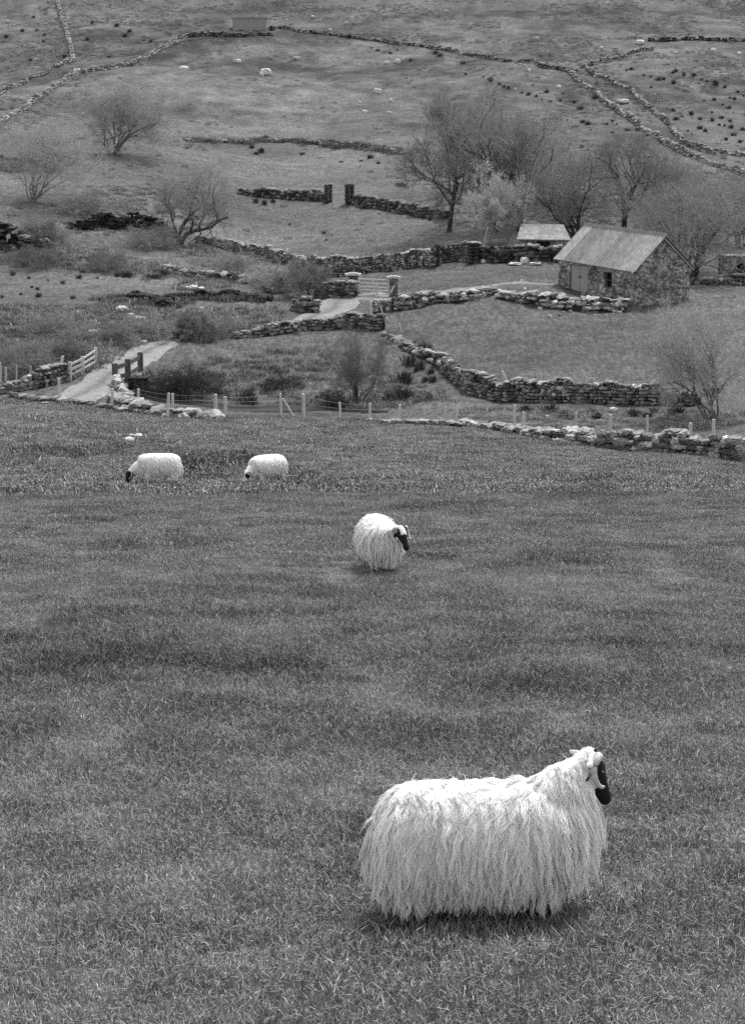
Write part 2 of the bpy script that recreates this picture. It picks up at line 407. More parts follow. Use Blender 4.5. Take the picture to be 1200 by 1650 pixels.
# ------------------------------------------------------------------ dry stone walls
WALLS = []
def wall(label, path, h, th=.5, ss=.3, sub=1, group='dry stone walls of the farm', name='stone_wall', cat='wall', tones=(.10, .42), cap=(.25, .48), gap=0.0, ragged=.25, world=False, capn=True, hk=1.0):
    P = np.array(path if world else [at(*p) for p in path])
    H = np.array(h if np.ndim(h) else [h] * len(P), float) * hk * (.88 if hk == 1 else 1)
    WALLS.append((P, H, th, name))
    if gap < .1 and hk < 1: gap = .22
    d = np.r_[0, np.cumsum(np.linalg.norm(np.diff(P[:, :2], axis=0), axis=1))]
    L_ = d[-1]
    def pos(s):
        x, y = np.interp(s, d, P[:, 0]), np.interp(s, d, P[:, 1]); e = .3
        x2, y2 = np.interp(np.minimum(s + e, L_), d, P[:, 0]), np.interp(np.minimum(s + e, L_), d, P[:, 1]); x1, y1 = np.interp(np.maximum(s - e, 0), d, P[:, 0]), np.interp(np.maximum(s - e, 0), d, P[:, 1])
        return x, y, np.arctan2(y2 - y1, x2 - x1)
    s0 = P[0]
    root = thing(name, s0, label, cat, group)
    ch = ss * .62
    PP, SS, RZ, TT = [], [], [], []; CPs = [[], [], [], []]
    for side in (-1, 1):
        for k in range(int(max(H) / ch) + 1):
            s = np.arange(0, L_, ss * .82); s = np.clip(s + (rng.random(len(s)) - .5) * ss * .5, 0, L_)
            hh = np.interp(s, d, H) * (1 + (vnoise(s * .9, s * 0 + 7 * side) - .5) * 2 * ragged)
            keep = (k * ch < hh - ch * .6) & (rng.random(len(s)) > gap)
            s = s[keep]
            if not len(s): continue
            x, y, a = pos(s)
            off = side * (th / 2 - ss * .3) * (1 - .25 * k * ch / max(H.max(), .1)) + (rng.random(len(s)) - .5) * .1 * ss
            x2, y2 = x - np.sin(a) * off, y + np.cos(a) * off
            sz = np.stack([ss * rng.uniform(.45, 1.7, len(s)), ss * rng.uniform(.7, 1.1, len(s)) + th * .15, ch * rng.uniform(.6, 1.5, len(s))], -1)
            PP.append(np.c_[x2, y2, ground(x, y) + (k + .4) * ch]); SS.append(sz); RZ.append(a + (rng.random(len(s)) - .5) * .35)
            TT.append(tones[0] + (tones[1] * 1.2 - tones[0]) * rng.random(len(s)) ** 1.3 + (rng.random(len(s)) < .06) * .25 * (tones[1] > .2))
    if PP:
        V, f, t = stones(np.concatenate(PP) - s0, np.concatenate(SS), np.concatenate(RZ), np.concatenate(TT), sub)
        # dark earth and hearting packed inside
        s = np.linspace(0, L_, max(int(L_ / .8), 3)); x, y, a = pos(s); hh = np.maximum(np.interp(s, d, H) * (1 - ragged) - ch, .02)
        w_ = th * .22
        gz = ground(x, y)
        ring = np.stack([np.c_[x + np.sin(a) * w_, y - np.cos(a) * w_, gz - .2], np.c_[x + np.sin(a) * w_, y - np.cos(a) * w_, gz + hh], np.c_[x - np.sin(a) * w_, y + np.cos(a) * w_, gz + hh], np.c_[x - np.sin(a) * w_, y + np.cos(a) * w_, gz - .2]], 1) - s0
        base = len(V); ids = np.arange(len(s) * 4).reshape(-1, 4) + base
        cq = np.concatenate([np.stack([ids[:-1, i], ids[:-1, (i + 1) % 4], ids[1:, (i + 1) % 4], ids[1:, i]], -1) for i in range(4)])
        mesh_np('rubble', np.concatenate([V, ring.reshape(-1, 3)]), [f, cq], M['stone'], root, {'tone': np.r_[t, np.full(len(ring) * 4, .10)]})
    if capn:
        s = np.arange(0, L_, ss * .95); s = np.clip(s + (rng.random(len(s)) - .5) * ss * .6, 0, L_)
        s = s[rng.random(len(s)) > gap]
        x, y, a = pos(s)
        hh = np.interp(s, d, H) * (1 + (vnoise(s * .9, s * 0 + 7) - .5) * 2 * ragged)
        sz = np.stack([ss * rng.uniform(.8, 1.7, len(s)), th * rng.uniform(.75, 1.15, len(s)), ch * rng.uniform(.6, 1.3, len(s))], -1)
        V, f, t = stones(np.c_[x, y, ground(x, y) + np.maximum(hh, ch * .4)] - s0, sz, a + (rng.random(len(s)) - .5) * .4, (cap[0] + (cap[1] - cap[0]) * rng.random(len(s))) * (.72 if hk < 1 else .9) * rng.uniform(.6, 1.15, len(s)), sub)
        mesh_np('coping_edging', V, f, M['stone'], root, {'tone': t})
    return root

wall('long rubble wall of rounded pale stones closing the sheep field on the right', [(742, 684), (800, 691), (850, 700), (900, 713), (1000, 722), (1100, 731), (1200, 742), (1290, 752)], [.1, .12, .2, .45, .68, .85, 1.0, 1.05], .8, .38, 2, tones=(.16, .62), cap=(.25, .7), ragged=.4)
wall('thick dark dry stone wall with pale cap below the shed field', [(738, 612), (760, 632), (800, 645), (900, 648), (1000, 650), (1110, 652), (1125, 652)], [.7, .95, 1.05, 1.0, 1.0, .8, .3], .7, .26, 1, ragged=.35, tones=(.1, .42), cap=(.25, .55))
wall('tumbled stones of a broken wall climbing beside the gorse clumps', [(625, 540), (650, 556), (685, 575), (715, 592), (738, 612)], [.15, .2, .35, .6, .8], .7, .36, 1, gap=.3, tones=(.1, .4))
wall('low dark wall along the lower side of the farm track bend', [(380, 545), (430, 540), (480, 530), (560, 525), (618, 532)], [.35, .55, .5, .7, .85], .6, .27, 1, tones=(.06, .32), cap=(.2, .5))
wall('squat wall of big slumped boulders running right from the field gate', [(605, 502), (650, 498), (700, 487), (750, 484), (800, 472)], [.75, .75, .6, .5, .3], .8, .4, 1, tones=(.12, .5), cap=(.3, .6))
wall('heap of tumbled wall stones in front of the stone shed', [(812, 478), (860, 489), (900, 495), (960, 498), (1008, 500)], [.3, .6, .65, .6, .55], 1.2, .36, 1, tones=(.14, .55), cap=(.3, .65), gap=.1)
wall('long farmyard wall with a white capped top behind the gate', [(318, 390), (370, 402), (430, 416), (490, 440), (540, 446), (620, 436), (704, 428)], [.5, .7, .9, 1.3, 1.35, 1.2, 1.2], .6, .27, 1, tones=(.08, .42), cap=(.42, .7))
wall('short dark enclosure wall left of the outbuilding under the ash tree', [(706, 425), (735, 420), (775, 422)], [1.3, 1.2, 1.1], .6, .27, 1, tones=(.1, .25), cap=(.35, .6))
wall('dark yard wall between the ash tree and the stone shed', [(776, 422), (840, 422), (905, 422)], [1.1, 1.0, 1.05], .6, .36, 1, tones=(.03, .16), cap=(.3, .6))
wall('old field wall left of the two stone pillars', [(388, 312), (430, 318), (480, 322), (524, 324)], [.5, .75, .8, .9], .6, .4, 1, tones=(.06, .28), cap=(.2, .45))
wall('old field wall right of the two stone pillars', [(572, 328), (620, 338), (670, 348), (722, 354)], [.9, .9, .95, .8], .6, .4, 1, tones=(.05, .25), cap=(.2, .45))
wall('dark overgrown terrace wall left of the hawthorn', [(112, 368), (160, 367), (220, 368), (280, 384)], [.5, 1.0, 1.25, .8], .7, .4, 1, tones=(.015, .07), cap=(.04, .16), ragged=.3)
wall('dark boulder bank with heather at the left picture edge', [(-40, 395), (0, 398), (40, 404), (92, 408)], [1.6, 1.5, 1.1, .5], 1.4, .6, 1, tones=(.012, .16), cap=(.03, .5), gap=.2, ragged=.4)
wall('row of flat tumbled slabs above the white stones', [(265, 434), (300, 446), (345, 452), (400, 456), (445, 458)], [.3, .45, .5, .5, .4], .8, .5, 1, tones=(.08, .45), cap=(.2, .55), gap=.25)
wall('wall stub beside the gate pillar at the head of the track', [(512, 480), (545, 480), (574, 480)], [.9, 1.05, .9], .5, .32, 1, tones=(.05, .25), cap=(.2, .4))
wall('crumbling stone pile where the track bends above the bank', [(478, 500), (495, 504), (512, 506)], [.6, .9, .7], .7, .38, 1, tones=(.06, .35), cap=(.2, .5))
wall('low stone wall beside the wooden rail gate at the left of the bridge', [(0, 634), (35, 629), (75, 622), (112, 611)], [.45, .6, .85, .8], .6, .3, 1, tones=(.14, .38), cap=(.2, .5))
wall('line of flat stones edging the field in front of the track', [(20, 638), (60, 645), (110, 650), (150, 653), (200, 664)], [.12, .12, .15, .12, .12], .5, .34, 1, tones=(.15, .4), cap=(.2, .5), gap=.2)
wall('curved line of pale slabs from the bridge along the wire fence', [(190, 648), (215, 662), (250, 668), (300, 674), (350, 674)], [.5, .4, .3, .35, .2], .8, .42, 1, tones=(.2, .5), cap=(.32, .62))
wall('broken line of pale kerb stones under the fence in mid field edge', [(595, 680), (640, 682), (690, 684), (742, 687)], [.1, .1, .14, .14], .5, .34, 1, tones=(.15, .4), cap=(.3, .6), gap=.3)
wall('stone footing behind the shed at the right picture edge', [(1118, 458), (1150, 458), (1200, 460), (1260, 462)], [.4, .45, .6, .8], .6, .35, 1, tones=(.1, .4), cap=(.25, .55))
kw = dict(sub=0, th=.5, ss=.42, group='far walls on the hillside', hk=.55, ragged=.6)
wall('pale straight wall climbing the hill at the top left corner', [(118, 98), (113, 70), (105, 40), (93, 5), (86, -20)], .9, tones=(.3, .5), cap=(.4, .6), **kw)
wall('wall running down left from the foot of the straight hill wall', [(118, 98), (85, 112), (45, 130), (0, 152), (-50, 178)], .8, tones=(.08, .4), cap=(.25, .5), **kw)
wall('winding bouldery wall below it that loops round the smooth hill field', [(-30, 215), (20, 186), (55, 163), (90, 140), (125, 120), (170, 114), (212, 106), (245, 88), (275, 72), (310, 57), (340, 52)], [.5, .6, .8, .8, .7, .8, .9, .8, .8, .6, .5], tones=(.12, .5), cap=(.3, .65), gap=.12, **kw)
wall('dark mossy wall beneath the pale tank on the hilltop', [(290, 62), (340, 58), (380, 60), (440, 58)], .8, tones=(.03, .12), cap=(.06, .3), **kw)
wall('low broken wall along the top edge of the smooth hill field', [(432, 46), (480, 52), (540, 57), (600, 66), (660, 74), (720, 82), (800, 97), (870, 108), (930, 120)], .7, tones=(.03, .3), cap=(.15, .5), gap=.2, **kw)
wall('short pale wall branching right towards the ruined corner', [(936, 110), (970, 100), (1010, 88), (1052, 80)], .8, tones=(.05, .4), cap=(.35, .55), **kw)
wall('thin dark wall running level to the right edge of the hilltop', [(1045, 66), (1090, 66), (1150, 66), (1210, 66)], .7, tones=(.02, .1), cap=(.08, .25), **kw)
wall('left wall of the stony lane that descends the right slope', [(920, 118), (945, 142), (970, 162), (1000, 184), (1030, 206), (1065, 228), (1105, 250), (1150, 268), (1200, 285)], .85, tones=(.12, .45), cap=(.3, .65), gap=.1, **kw)
wall('right wall of the stony lane that descends the right slope', [(945, 112), (985, 132), (1020, 152), (1050, 180), (1080, 205), (1100, 232), (1140, 247), (1210, 252)], .85, tones=(.12, .45), cap=(.3, .6), gap=.12, **kw)

# dark eroded turf banks
wall('undercut dark turf bank above the boulders beside the track', [(185, 490), (215, 486), (245, 488), (262, 496), (290, 484), (330, 482), (380, 482), (432, 486)], [.2, .5, .45, .3, .45, .5, .45, .3], .9, .5, 1, group='eroded turf banks', name='turf_bank', cat='bank', tones=(.012, .04), cap=(.02, .07))  # dark soil clods; near-black tone also paints in the shadow beneath the turf edge
wall('dark terrace edge overgrown with rushes across the middle slope', [(300, 226), (380, 230), (450, 228), (530, 234), (600, 240), (648, 250)], [.15, .3, .25, .35, .3, .2], .8, .5, 0, group='eroded turf banks', name='turf_bank', cat='bank', tones=(.06, .2), cap=(.08, .5), gap=.5)
wall('dark heather bank at the left edge of the middle slope', [(-40, 274), (0, 274), (40, 276), (72, 280)], [1.2, 1.2, .9, .5], 1.5, .7, 0, group='eroded turf banks', name='turf_bank', cat='bank', tones=(.012, .06), cap=(.02, .08), gap=.15)

# ------------------------------------------------------------------ boulders
bn = [0]
def boulder(px, py, w, h, tone_, label, cat='boulder', group='loose boulders'):
    p = at(px, py); k = ppm(p); ws, hs = w / k, h / k
    V, f, t = stones(np.array([[0, 0, hs * .35]]), np.array([[ws, ws * .8, hs * 1.2]]), np.array([rng.random() * .6]), np.array([tone_ * 1.55]), 2, .16, .6)
    o = mesh_np('boulder', V, f, M['stone'], attrs={'tone': t}); o.location = p.tolist()
    return tag(o, label, cat, group)
for b_ in [(209, 711, 16, 7, .62, 'flat white stone, front one of three by the hummock'), (213, 705, 9, 6, .6, 'small white stone behind the front one near the hummock'), (223, 706, 14, 7, .58, 'white stone on the right of the three near the hummock'),
           (1065, 650, 20, 15, .62, 'big white boulder at the foot of the dark wall by the willow'), (987, 663, 13, 7, .55, 'tilted white slab on the stream bank below the dark wall'), (967, 684, 12, 9, .3, 'grey stone sunk in rough grass above the pale wall'),
           (197, 502, 20, 9, .5, 'large pale flat boulder under the undercut bank'), (211, 513, 11, 9, .42, 'rounded boulder below the large flat one on the bank'), (225, 517, 20, 8, .34, 'long grey boulder lying beside the rounded one on the bank'), (232, 554, 10, 6, .5, 'small white stone beside the track above the bridge'), (150, 541, 16, 11, .4, 'stone on the rough bank above the rail gate'),
           (303, 467, 11, 6, .65, 'white stone next to the short white post'), (314, 466, 14, 7, .7, 'white stone in the middle of the row by the white post'), (325, 467, 12, 5, .65, 'white stone at the right end of the row by the white post'), (328, 449, 9, 6, .55, 'pale stone just above the white row'),
           (428, 120, 18, 10, .5, 'pale split boulder on the smooth hill field'), (422, 122, 8, 5, .45, 'small stone leaning on the split boulder'), (297, 112, 15, 6, .6, 'white boulder at the left of the smooth hill field'), (383, 101, 14, 6, .45, 'grey stone beneath the mossy hilltop wall'), (478, 96, 12, 5, .4, 'flat stone high in the smooth hill field'),
           (623, 103, 9, 5, .5, 'left of the two stones near the top of the hill field'), (640, 102, 10, 7, .5, 'right of the two stones near the top of the hill field'), (608, 150, 12, 8, .5, 'stone in the middle of the hill field above the ash'), (630, 164, 8, 6, .5, 'small white stone right of the middle hill stone'), (580, 166, 6, 4, .5, 'tiny white stone left of the middle hill stone'), (588, 182, 9, 5, .5, 'low white stone under the middle hill stone'), (627, 183, 8, 4, .48, 'small pale stone directly above the ash tree'),
           (125, 119, 12, 9, .65, 'white round boulder on the bend of the winding wall'), (1030, 70, 14, 6, .5, 'pale boulder at the ruined corner on the hilltop'), (1148, 82, 8, 5, .6, 'white stone alone below the level hilltop wall'), (1190, 88, 7, 5, .6, 'white stone near the right edge of the hilltop'), (852, 115, 6, 5, .6, 'white stone between the hill walls right of centre'), (900, 141, 8, 4, .6, 'white stone above the line of rushes'), (1005, 166, 16, 6, .6, 'long pale boulder lying in the stony lane'),
           (840, 455, 5, 5, .65, 'white stone on the grass left of the shed door'), (845, 468, 5, 4, .65, 'small white stone below it near the tumbled heap'), (780, 423, 12, 6, .6, 'white stone at the foot of the yard wall'), (528, 642, 10, 8, .5, 'pale stone on the stream bank under the bare bush'), (845, 424, 14, 10, .55, 'pale block leaning on the yard wall'), (830, 427, 22, 5, .5, 'flat pale rubble slab under the yard wall'), (862, 427, 20, 5, .5, 'flat rubble slab nearest the shed')]:
    boulder(*b_)

g_s = np.random.default_rng(77)
for nb_, (x0, x1, y0, y1), lab, grp in ((22, (150, 440, 492, 540), 'small loose stone strewn on the slope under the undercut bank', 'stones under the undercut bank'), (14, (10, 150, 490, 590), 'small loose stone on the rough bank above the low left wall', 'stones on the rough left bank'), (16, (260, 440, 395, 450), 'small loose stone in the rough strip under the farmyard wall', 'stones under the farmyard wall'), (18, (440, 720, 15, 60), 'little pale stone scattered on the open hilltop', 'stones on the hilltop'), (12, (755, 1110, 660, 690), 'little stone in the rough strip between the two right hand walls', 'stones between the right hand walls'), (26, (780, 1190, 50, 230), 'little pale stone lying loose on the upper right hillside', 'stones on the upper right hillside'), (14, (860, 1000, 498, 512), 'fallen stone lying in grass before the tumbled heap', 'stones before the tumbled heap')):
    for _ in range(nb_):
        w__ = g_s.uniform(3, 8); boulder(g_s.uniform(x0, x1), g_s.uniform(y0, y1), w__, w__ * g_s.uniform(.4, .8), g_s.uniform(.15, .5), lab, 'stone', grp)

# ------------------------------------------------------------------ fence posts, wires, gates
FG = 'posts of the wire fence along the stream'
def post(x0, y0, x1, y1, label, group=FG, w=.13, m='post', name='fence_post'):
    """foot pixel, head pixel"""
    p = at(x0, y0); k = ppm(p)
    top = p + np.array([(x1 - x0) / k, rng.uniform(-.06, .06), (y0 - y1) / k])
    mb = MB()
    if name == 'fence_post':
        mid = (p * .45 + top * .55) + rng.normal(0, .012, 3)
        w *= rng.uniform(.75, 1.1); mb.tube([p - [0, 0, .25], p, mid, top - [0, 0, .02], top, top], [w * .5, w * .52, w * .5, w * .47, w * .38, .001], 7)
    else: mb.bar(p - [0, 0, .2], top, w, tone=1)
    o = mb.build(name, M[m], off=p); o.location = p.tolist(); o.rotation_euler[2] = 0
    tag(o, label, 'fence post', group)
    return p, top
PST = []
for a in [(2, 620, 2, 585, 'outermost post at the left picture edge above the low wall'), (10, 619, 11, 592, 'post second from the left picture edge above the low wall'), (27, 616, 28, 588, 'third post from the left picture edge above the low wall'), (50, 612, 50, 590, 'thin dark post, fourth from the left edge above the low wall')]:
    PST.append(post(*a, group='posts above the low wall by the bridge', w=.12))
post(96, 612, 103, 574, 'thick white post leaning right at the end of the low wall', 'posts above the low wall by the bridge', .2)
wires1 = list(PST)
RUN = [(97, 647, 97, 609, 'tall lone post on the field edge left of the track mouth'), (181, 658, 182, 626, 'post standing at the right corner of the track mouth'), (224, 652, 224, 626, 'short post just right of the bridge wing wall'), (270, 672, 273, 633, 'tall left post of the close pair on the slabs'), (278, 664, 279, 634, 'thinner right post of the close pair behind the slabs'), (348, 668, 348, 635, 'stout post left of the pair at the dark pool'), (363, 668, 363, 639, 'stout post right of the pair at the dark pool'),
       (453, 670, 452, 634, 'grey post propped by a slanting strut'), (489, 672, 489, 634, 'tallest white post just right of the slanting strut'), (548, 674, 547, 648, 'first post right of the tallest white post'), (595, 675, 596, 650, 'post below the bare bush, second right of the tallest'), (642, 677, 644, 651, 'post leaning right, third right of the tallest'), (717, 679, 717, 655, 'grey post, left of the pair at the start of the pale wall'), (734, 680, 737, 653, 'leaning post, right of the pair at the start of the pale wall'), (827, 683, 829, 653, 'leaning post with flat stones at its foot left of the pale wall'), (843, 697, 843, 664, 'post at the very end of the pale wall'), (927, 698, 927, 664, 'post behind the pale wall, first after its left end'), (982, 700, 982, 668, 'pale stout post behind the middle of the pale wall'), (1041, 704, 1041, 669, 'post behind the pale wall below the white boulder'), (1111, 712, 1111, 681, 'faint short post behind the pale wall below the willow'), (1148, 715, 1148, 676, 'last post on the right behind the pale wall')]
RP = [post(*a, w=(.17 if a[0] in (270, 489, 363, 348, 982) else .15)) for a in RUN]
G2 = 'posts on the dark wall below the shed field'
P2 = [post(828, 640, 808, 597, 'pale post leaning far left on the dark wall', G2), post(872, 640, 871, 602, 'thin short post on the dark wall left of the middle', G2, .09), post(935, 640, 938, 597, 'thin post leaning right on the middle of the dark wall', G2, .09), post(1011, 640, 1011, 592, 'faint upright post on the right part of the dark wall', G2, .09)]
G3 = 'stray posts about the farm track'
post(282, 470, 285, 455, 'short white post beside the row of white stones', G3, .13)
post(540, 518, 551, 505, 'white post leaning over the track bend wall', G3, .12)
post(439, 528, 439, 510, 'thin post behind the track wall on the bank', G3, .08)
post(381, 540, 381, 516, 'thin pale post left of the track bend wall', G3, .08)
post(607, 482, 607, 458, 'pale post standing in front of the field gate', G3, .12)
post(624, 482, 635, 460, 'pale slanting prop at the right of the field gate', G3, .12)
post(598, 512, 598, 486, 'pale post at the wall end below the gate', G3, .14)
post(620, 524, 613, 494, 'thin leaning stake at the bottom of the boulder wall', G3, .08)
post(648, 536, 642, 520, 'small stake on the grass right of the boulder wall', G3, .07)
o_ = post(472, 670, 456, 642, 'slanting pale strut propping the grey fence post', FG, .11)
def wire(label, pts, hs, name='fence_wire', net=False, r=.0045, group=None):
    mb = MB()
    for h in hs:
        for (a, ta), (b, tb) in zip(pts[:-1], pts[1:]):
            p, q = a + (ta - a) * h, b + (tb - b) * h
            t = np.linspace(0, 1, 7)[:, None]
            L = p * (1 - t) + q * t; L[:, 2] -= (t[:, 0] * (1 - t[:, 0])) * .12
            mb.tube(L, r, 3)
    if net:
        for (a, ta), (b, tb) in zip(pts[:-1], pts[1:]):
            nn = int(np.linalg.norm(b - a) / .3)
            for i in range(1, nn):
                t = i / nn; p = a * (1 - t) + b * t; q = ta * (1 - t) + tb * t
                mb.bar(p + (q - p) * hs[0], p + (q - p) * hs[-1] - np.array([0, 0, t * (1 - t) * .12]), r * 1.6)
    o = mb.build(name, M['wire']); recentre(o)
    return tag(o, label, 'fence wire', group or 'fence wires')
wire('wire netting strung from the track mouth to the grey propped post', [RP[i] for i in (1, 2, 3, 5, 6, 7, 8)], (.1, .3, .5, .7, .93), net=True)
wire('sagging strands on the fence below the bare bush', RP[8:14], (.3, .6, .92))
wire('thin strands on the posts behind the pale rubble wall', RP[14:], (.45, .92))
wire('strands between the posts above the low wall by the bridge', wires1, (.35, .65, .92))

def rail_fence(label, posts, rails, m='post', w=.16, rw=.1, cat='fence', name='rail_fence'):
    p0 = at(*posts[0][:2]); root = thing(name, p0, label, cat)
    ends = []
    for x, yb, yt in posts:
        p = at(x, yb); k = ppm(p); top = p + [0, 0, (yb - yt) / k]; ends.append((p, top))
        mb = MB(); mb.bar(p - [0, 0, .3], top, w, w * .9, taper=.93); mb.build('post', M[m], root, off=p0)
    for h in rails:
        mb = MB()
        for (a, ta), (b, tb) in zip(ends[:-1], ends[1:]):
            mb.bar(a + (ta - a) * h - [0, w * .6, 0], b + (tb - b) * h - [0, w * .6, 0], rw, .04)
        mb.build('rail', M[m], root, off=p0)
    return root
rail_fence('pale wooden rail fence guarding the left side of the small bridge', [(114, 614, 583), (134, 604, 575), (155, 592, 560)], (.3, .58, .86))
rail_fence('grey weathered rail fence on the right side of the small bridge', [(186, 620, 586), (207, 617, 579), (227, 604, 568)], (.35, .8), 'darkwood', .28, .2)

# bridge: wing walls, parapet, deck slab over the stream
pb = at(200, 636); br = thing('stone_bridge', pb, 'small stone bridge with pale curved wing wall beside the track', 'bridge')
A_, B_ = at(183, 622), at(230, 604)
def stonework(nm, fn, nrow, ncol, hz, ss_, lo, hi):
    PP, SS, TT = [], [], []
    for i in range(ncol):
        t = (i + .5) / ncol; q = fn(t)
        for j in range(-2, max(1, int(hz(t) / (ss_ * .55)))):
            for dd in (-.16, .16):
                PP.append(q + [rng.normal(0, .05), dd + rng.normal(0, .03), (j + .5) * ss_ * .55]); SS.append((ss_ * rng.uniform(.8, 1.5), .4, ss_ * .55 * rng.uniform(.8, 1.3))); TT.append(rng.uniform(lo, hi))
    V, f, t = stones(np.array(PP) - pb, np.array(SS), rng.normal(0, .2, len(PP)), np.array(TT), 1, .2, .4)
    mesh_np(nm, V, f, M['stone'], br, {'tone': t})
stonework('parapet', lambda t: A_ * (1 - t) + B_ * t, 2, 10, lambda t: .35, .34, .2, .5)
stonework('wing_wall', lambda t: at(184 + 34 * t, 622 + 36 * t ** 1.2), 2, 12, lambda t: .7 - .45 * t, .34, .35, .8)
mb = MB(); p = at(226, 632); mb.box((p[0] - .1, p[1] + .4, p[2] - .5), .95, .5, 1.15); mb.build('arch_shade', M['dark'], br, off=pb)  # solid black block standing in for the shade inside the arch

# field gate with flat-capped pillars
def pillar(px, pyb, pyt, w, label, capw, tone_=.22, captone=.6, group='gate pillars', d=None):
    p = at(px, pyb); k = ppm(p); h = (pyb - pyt) / k; ww = w / k
    root = thing('gate_pillar', p, label, 'pillar', group)
    n_ = int(h / .24) + 1; PP, SS, TT = [], [], []
    for j in range(n_):
        for dx in (-.25, .25):
            for dy in (-.25, .25):
                PP.append((dx * ww, dy * ww, (j + .5) * h / n_)); SS.append((ww * .56, ww * .56, h / n_ * 1.1)); TT.append(tone_ * rng.uniform(.6, 1.5))
    V, f, t = stones(np.array(PP), np.array(SS), np.zeros(len(PP)), np.array(TT), 1, .14, .35)
    mesh_np('shaft', V, f, M['stone'], root, {'tone': t})
    if capw:
        mb = MB(); c = capw / k; mb.box((0, 0, h - .02), c, c * .9, .10, captone); mb.box((0, 0, h + .08), c * .6, c * .6, .05, captone); mb.build('capstone', M['stone'], root)
    return p
pillar(569, 476, 443, 15, 'gate pillar with flat white cap at the left of the field gate', 26)
pillar(634, 478, 448, 14, 'gate pillar with flat white cap at the right of the field gate', 22)
pillar(529, 326, 297, 13, 'dark stone pillar on the left of the old field gap', 0, .1, group='pillars of the old field gap')
pillar(563, 328, 299, 15, 'dark wide stone pillar on the right of the old field gap', 16, .08, .16, group='pillars of the old field gap')
pillar(762, 424, 391, 17, 'dark square stone pillar between the two yard walls', 0, .06, group='yard wall pillars')
pillar(704, 428, 394, 9, 'narrow dark end pillar of the long farmyard wall', 0, .06, group='yard wall pillars')
ga, gb = at(579, 478), at(626, 480); k = ppm(ga)
gt = thing('field_gate', ga, 'pale five barred metal gate between the white capped pillars', 'gate')
up = np.array([0, 0, 1.])
for i, h in enumerate((.22, .42, .62, .84, 1.08)):
    mb = MB(); mb.tube([ga + up * h, (ga + gb) / 2 + up * h, gb + up * h], .032, 6); mb.build('bar', M['galv'], gt, off=ga)
for t in (0, .5, 1):
    mb = MB(); p = ga * (1 - t) + gb * t; mb.bar(p + up * .16, p + up * 1.14, .06, .05); mb.build('upright', M['galv'], gt, off=ga)
mb = MB(); mb.bar(ga + up * .24, (ga + gb) / 2 + up * 1.06, .045, .03); mb.build('brace', M['galv'], gt, off=ga)

# ------------------------------------------------------------------ stone shed
PHI = R(32)
A0 = at(1020, 495)
ex = np.array([-math.sin(PHI), math.cos(PHI), 0]); ey = np.array([math.cos(PHI), math.sin(PHI), 0])
def solve_len(dirv, px):                      # distance along dirv from A0 until it shows at column px
    s = np.linspace(0, 20, 4001); q = A0[:2] + s[:, None] * dirv[:2]
    u = ray(px, 450)[0]
    return s[np.argmin(np.abs(q[:, 0] - u * q[:, 1]))]
LB, LC = solve_len(ex, 899), solve_len(ey, 1110)
def zrow(s, t, px, py):                       # height at the place (s along front, t along gable) that shows at row py
    q = A0 + ex * s + ey * t
    return CZ + ray(px, py)[1] * q[1] - A0[2]
eA, eB = zrow(0, 0, 1016, 437), zrow(LB, 0, 899, 417)
rA, rB = zrow(0, LC / 2, 1068, 383), zrow(LB, LC / 2, 943, 367)
eC = zrow(0, LC, 1110, 431)
sh = thing('stone_shed', A0, 'old stone shed with pale corrugated iron roof below the bare trees', 'shed')
def Lp(s, t, z): return ex * s + ey * t + np.array([0, 0, z])
ez = lambda s: eA + (eB - eA) * s / LB
rz_ = lambda s: rA + (rB - rA) * s / LB
mb = MB(); T = .45
gl = lambda s, t: ground(*(A0 + ex * s + ey * t)[:2])[0] - A0[2]
def front(s0, s1, z0a, z0b, z1a, z1b):
    mb.hexa([Lp(s0, 0, z0a), Lp(s1, 0, z0b), Lp(s1, T, z0b), Lp(s0, T, z0a), Lp(s0, 0, z1a), Lp(s1, 0, z1b), Lp(s1, T, z1b), Lp(s0, T, z1a)])
D0, D1, W0, W1 = LB * .60, LB * .845, LB * .285, LB * .385
low = -1.2
dz = gl((D0 + D1) / 2, 0) - .02; dtop = ez(D1) - .22
wz0, wz1 = gl(W0, 0) + .62, ez(W0) - .28
front(0, W0, low, low, ez(0), ez(W0)); front(W1, D0, low, low, ez(W1), ez(D0)); front(D1, LB, low, low, ez(D1), ez(LB))
front(W0, W1, low, low, wz0, wz0); front(W0, W1, wz1, wz1, ez(W0), ez(W1)); front(D0, D1, dtop, dtop, ez(D0), ez(D1)); front(D0, D1, low, low, dz, dz)
for s0, s1 in ((T, LB - T),):                 # back wall
    mb.hexa([Lp(s0, LC - T, low), Lp(s1, LC - T, low), Lp(s1, LC, low), Lp(s0, LC, low), Lp(s0, LC - T, ez(s0)), Lp(s1, LC - T, ez(s1)), Lp(s1, LC, ez(s1)), Lp(s0, LC, ez(s0))])
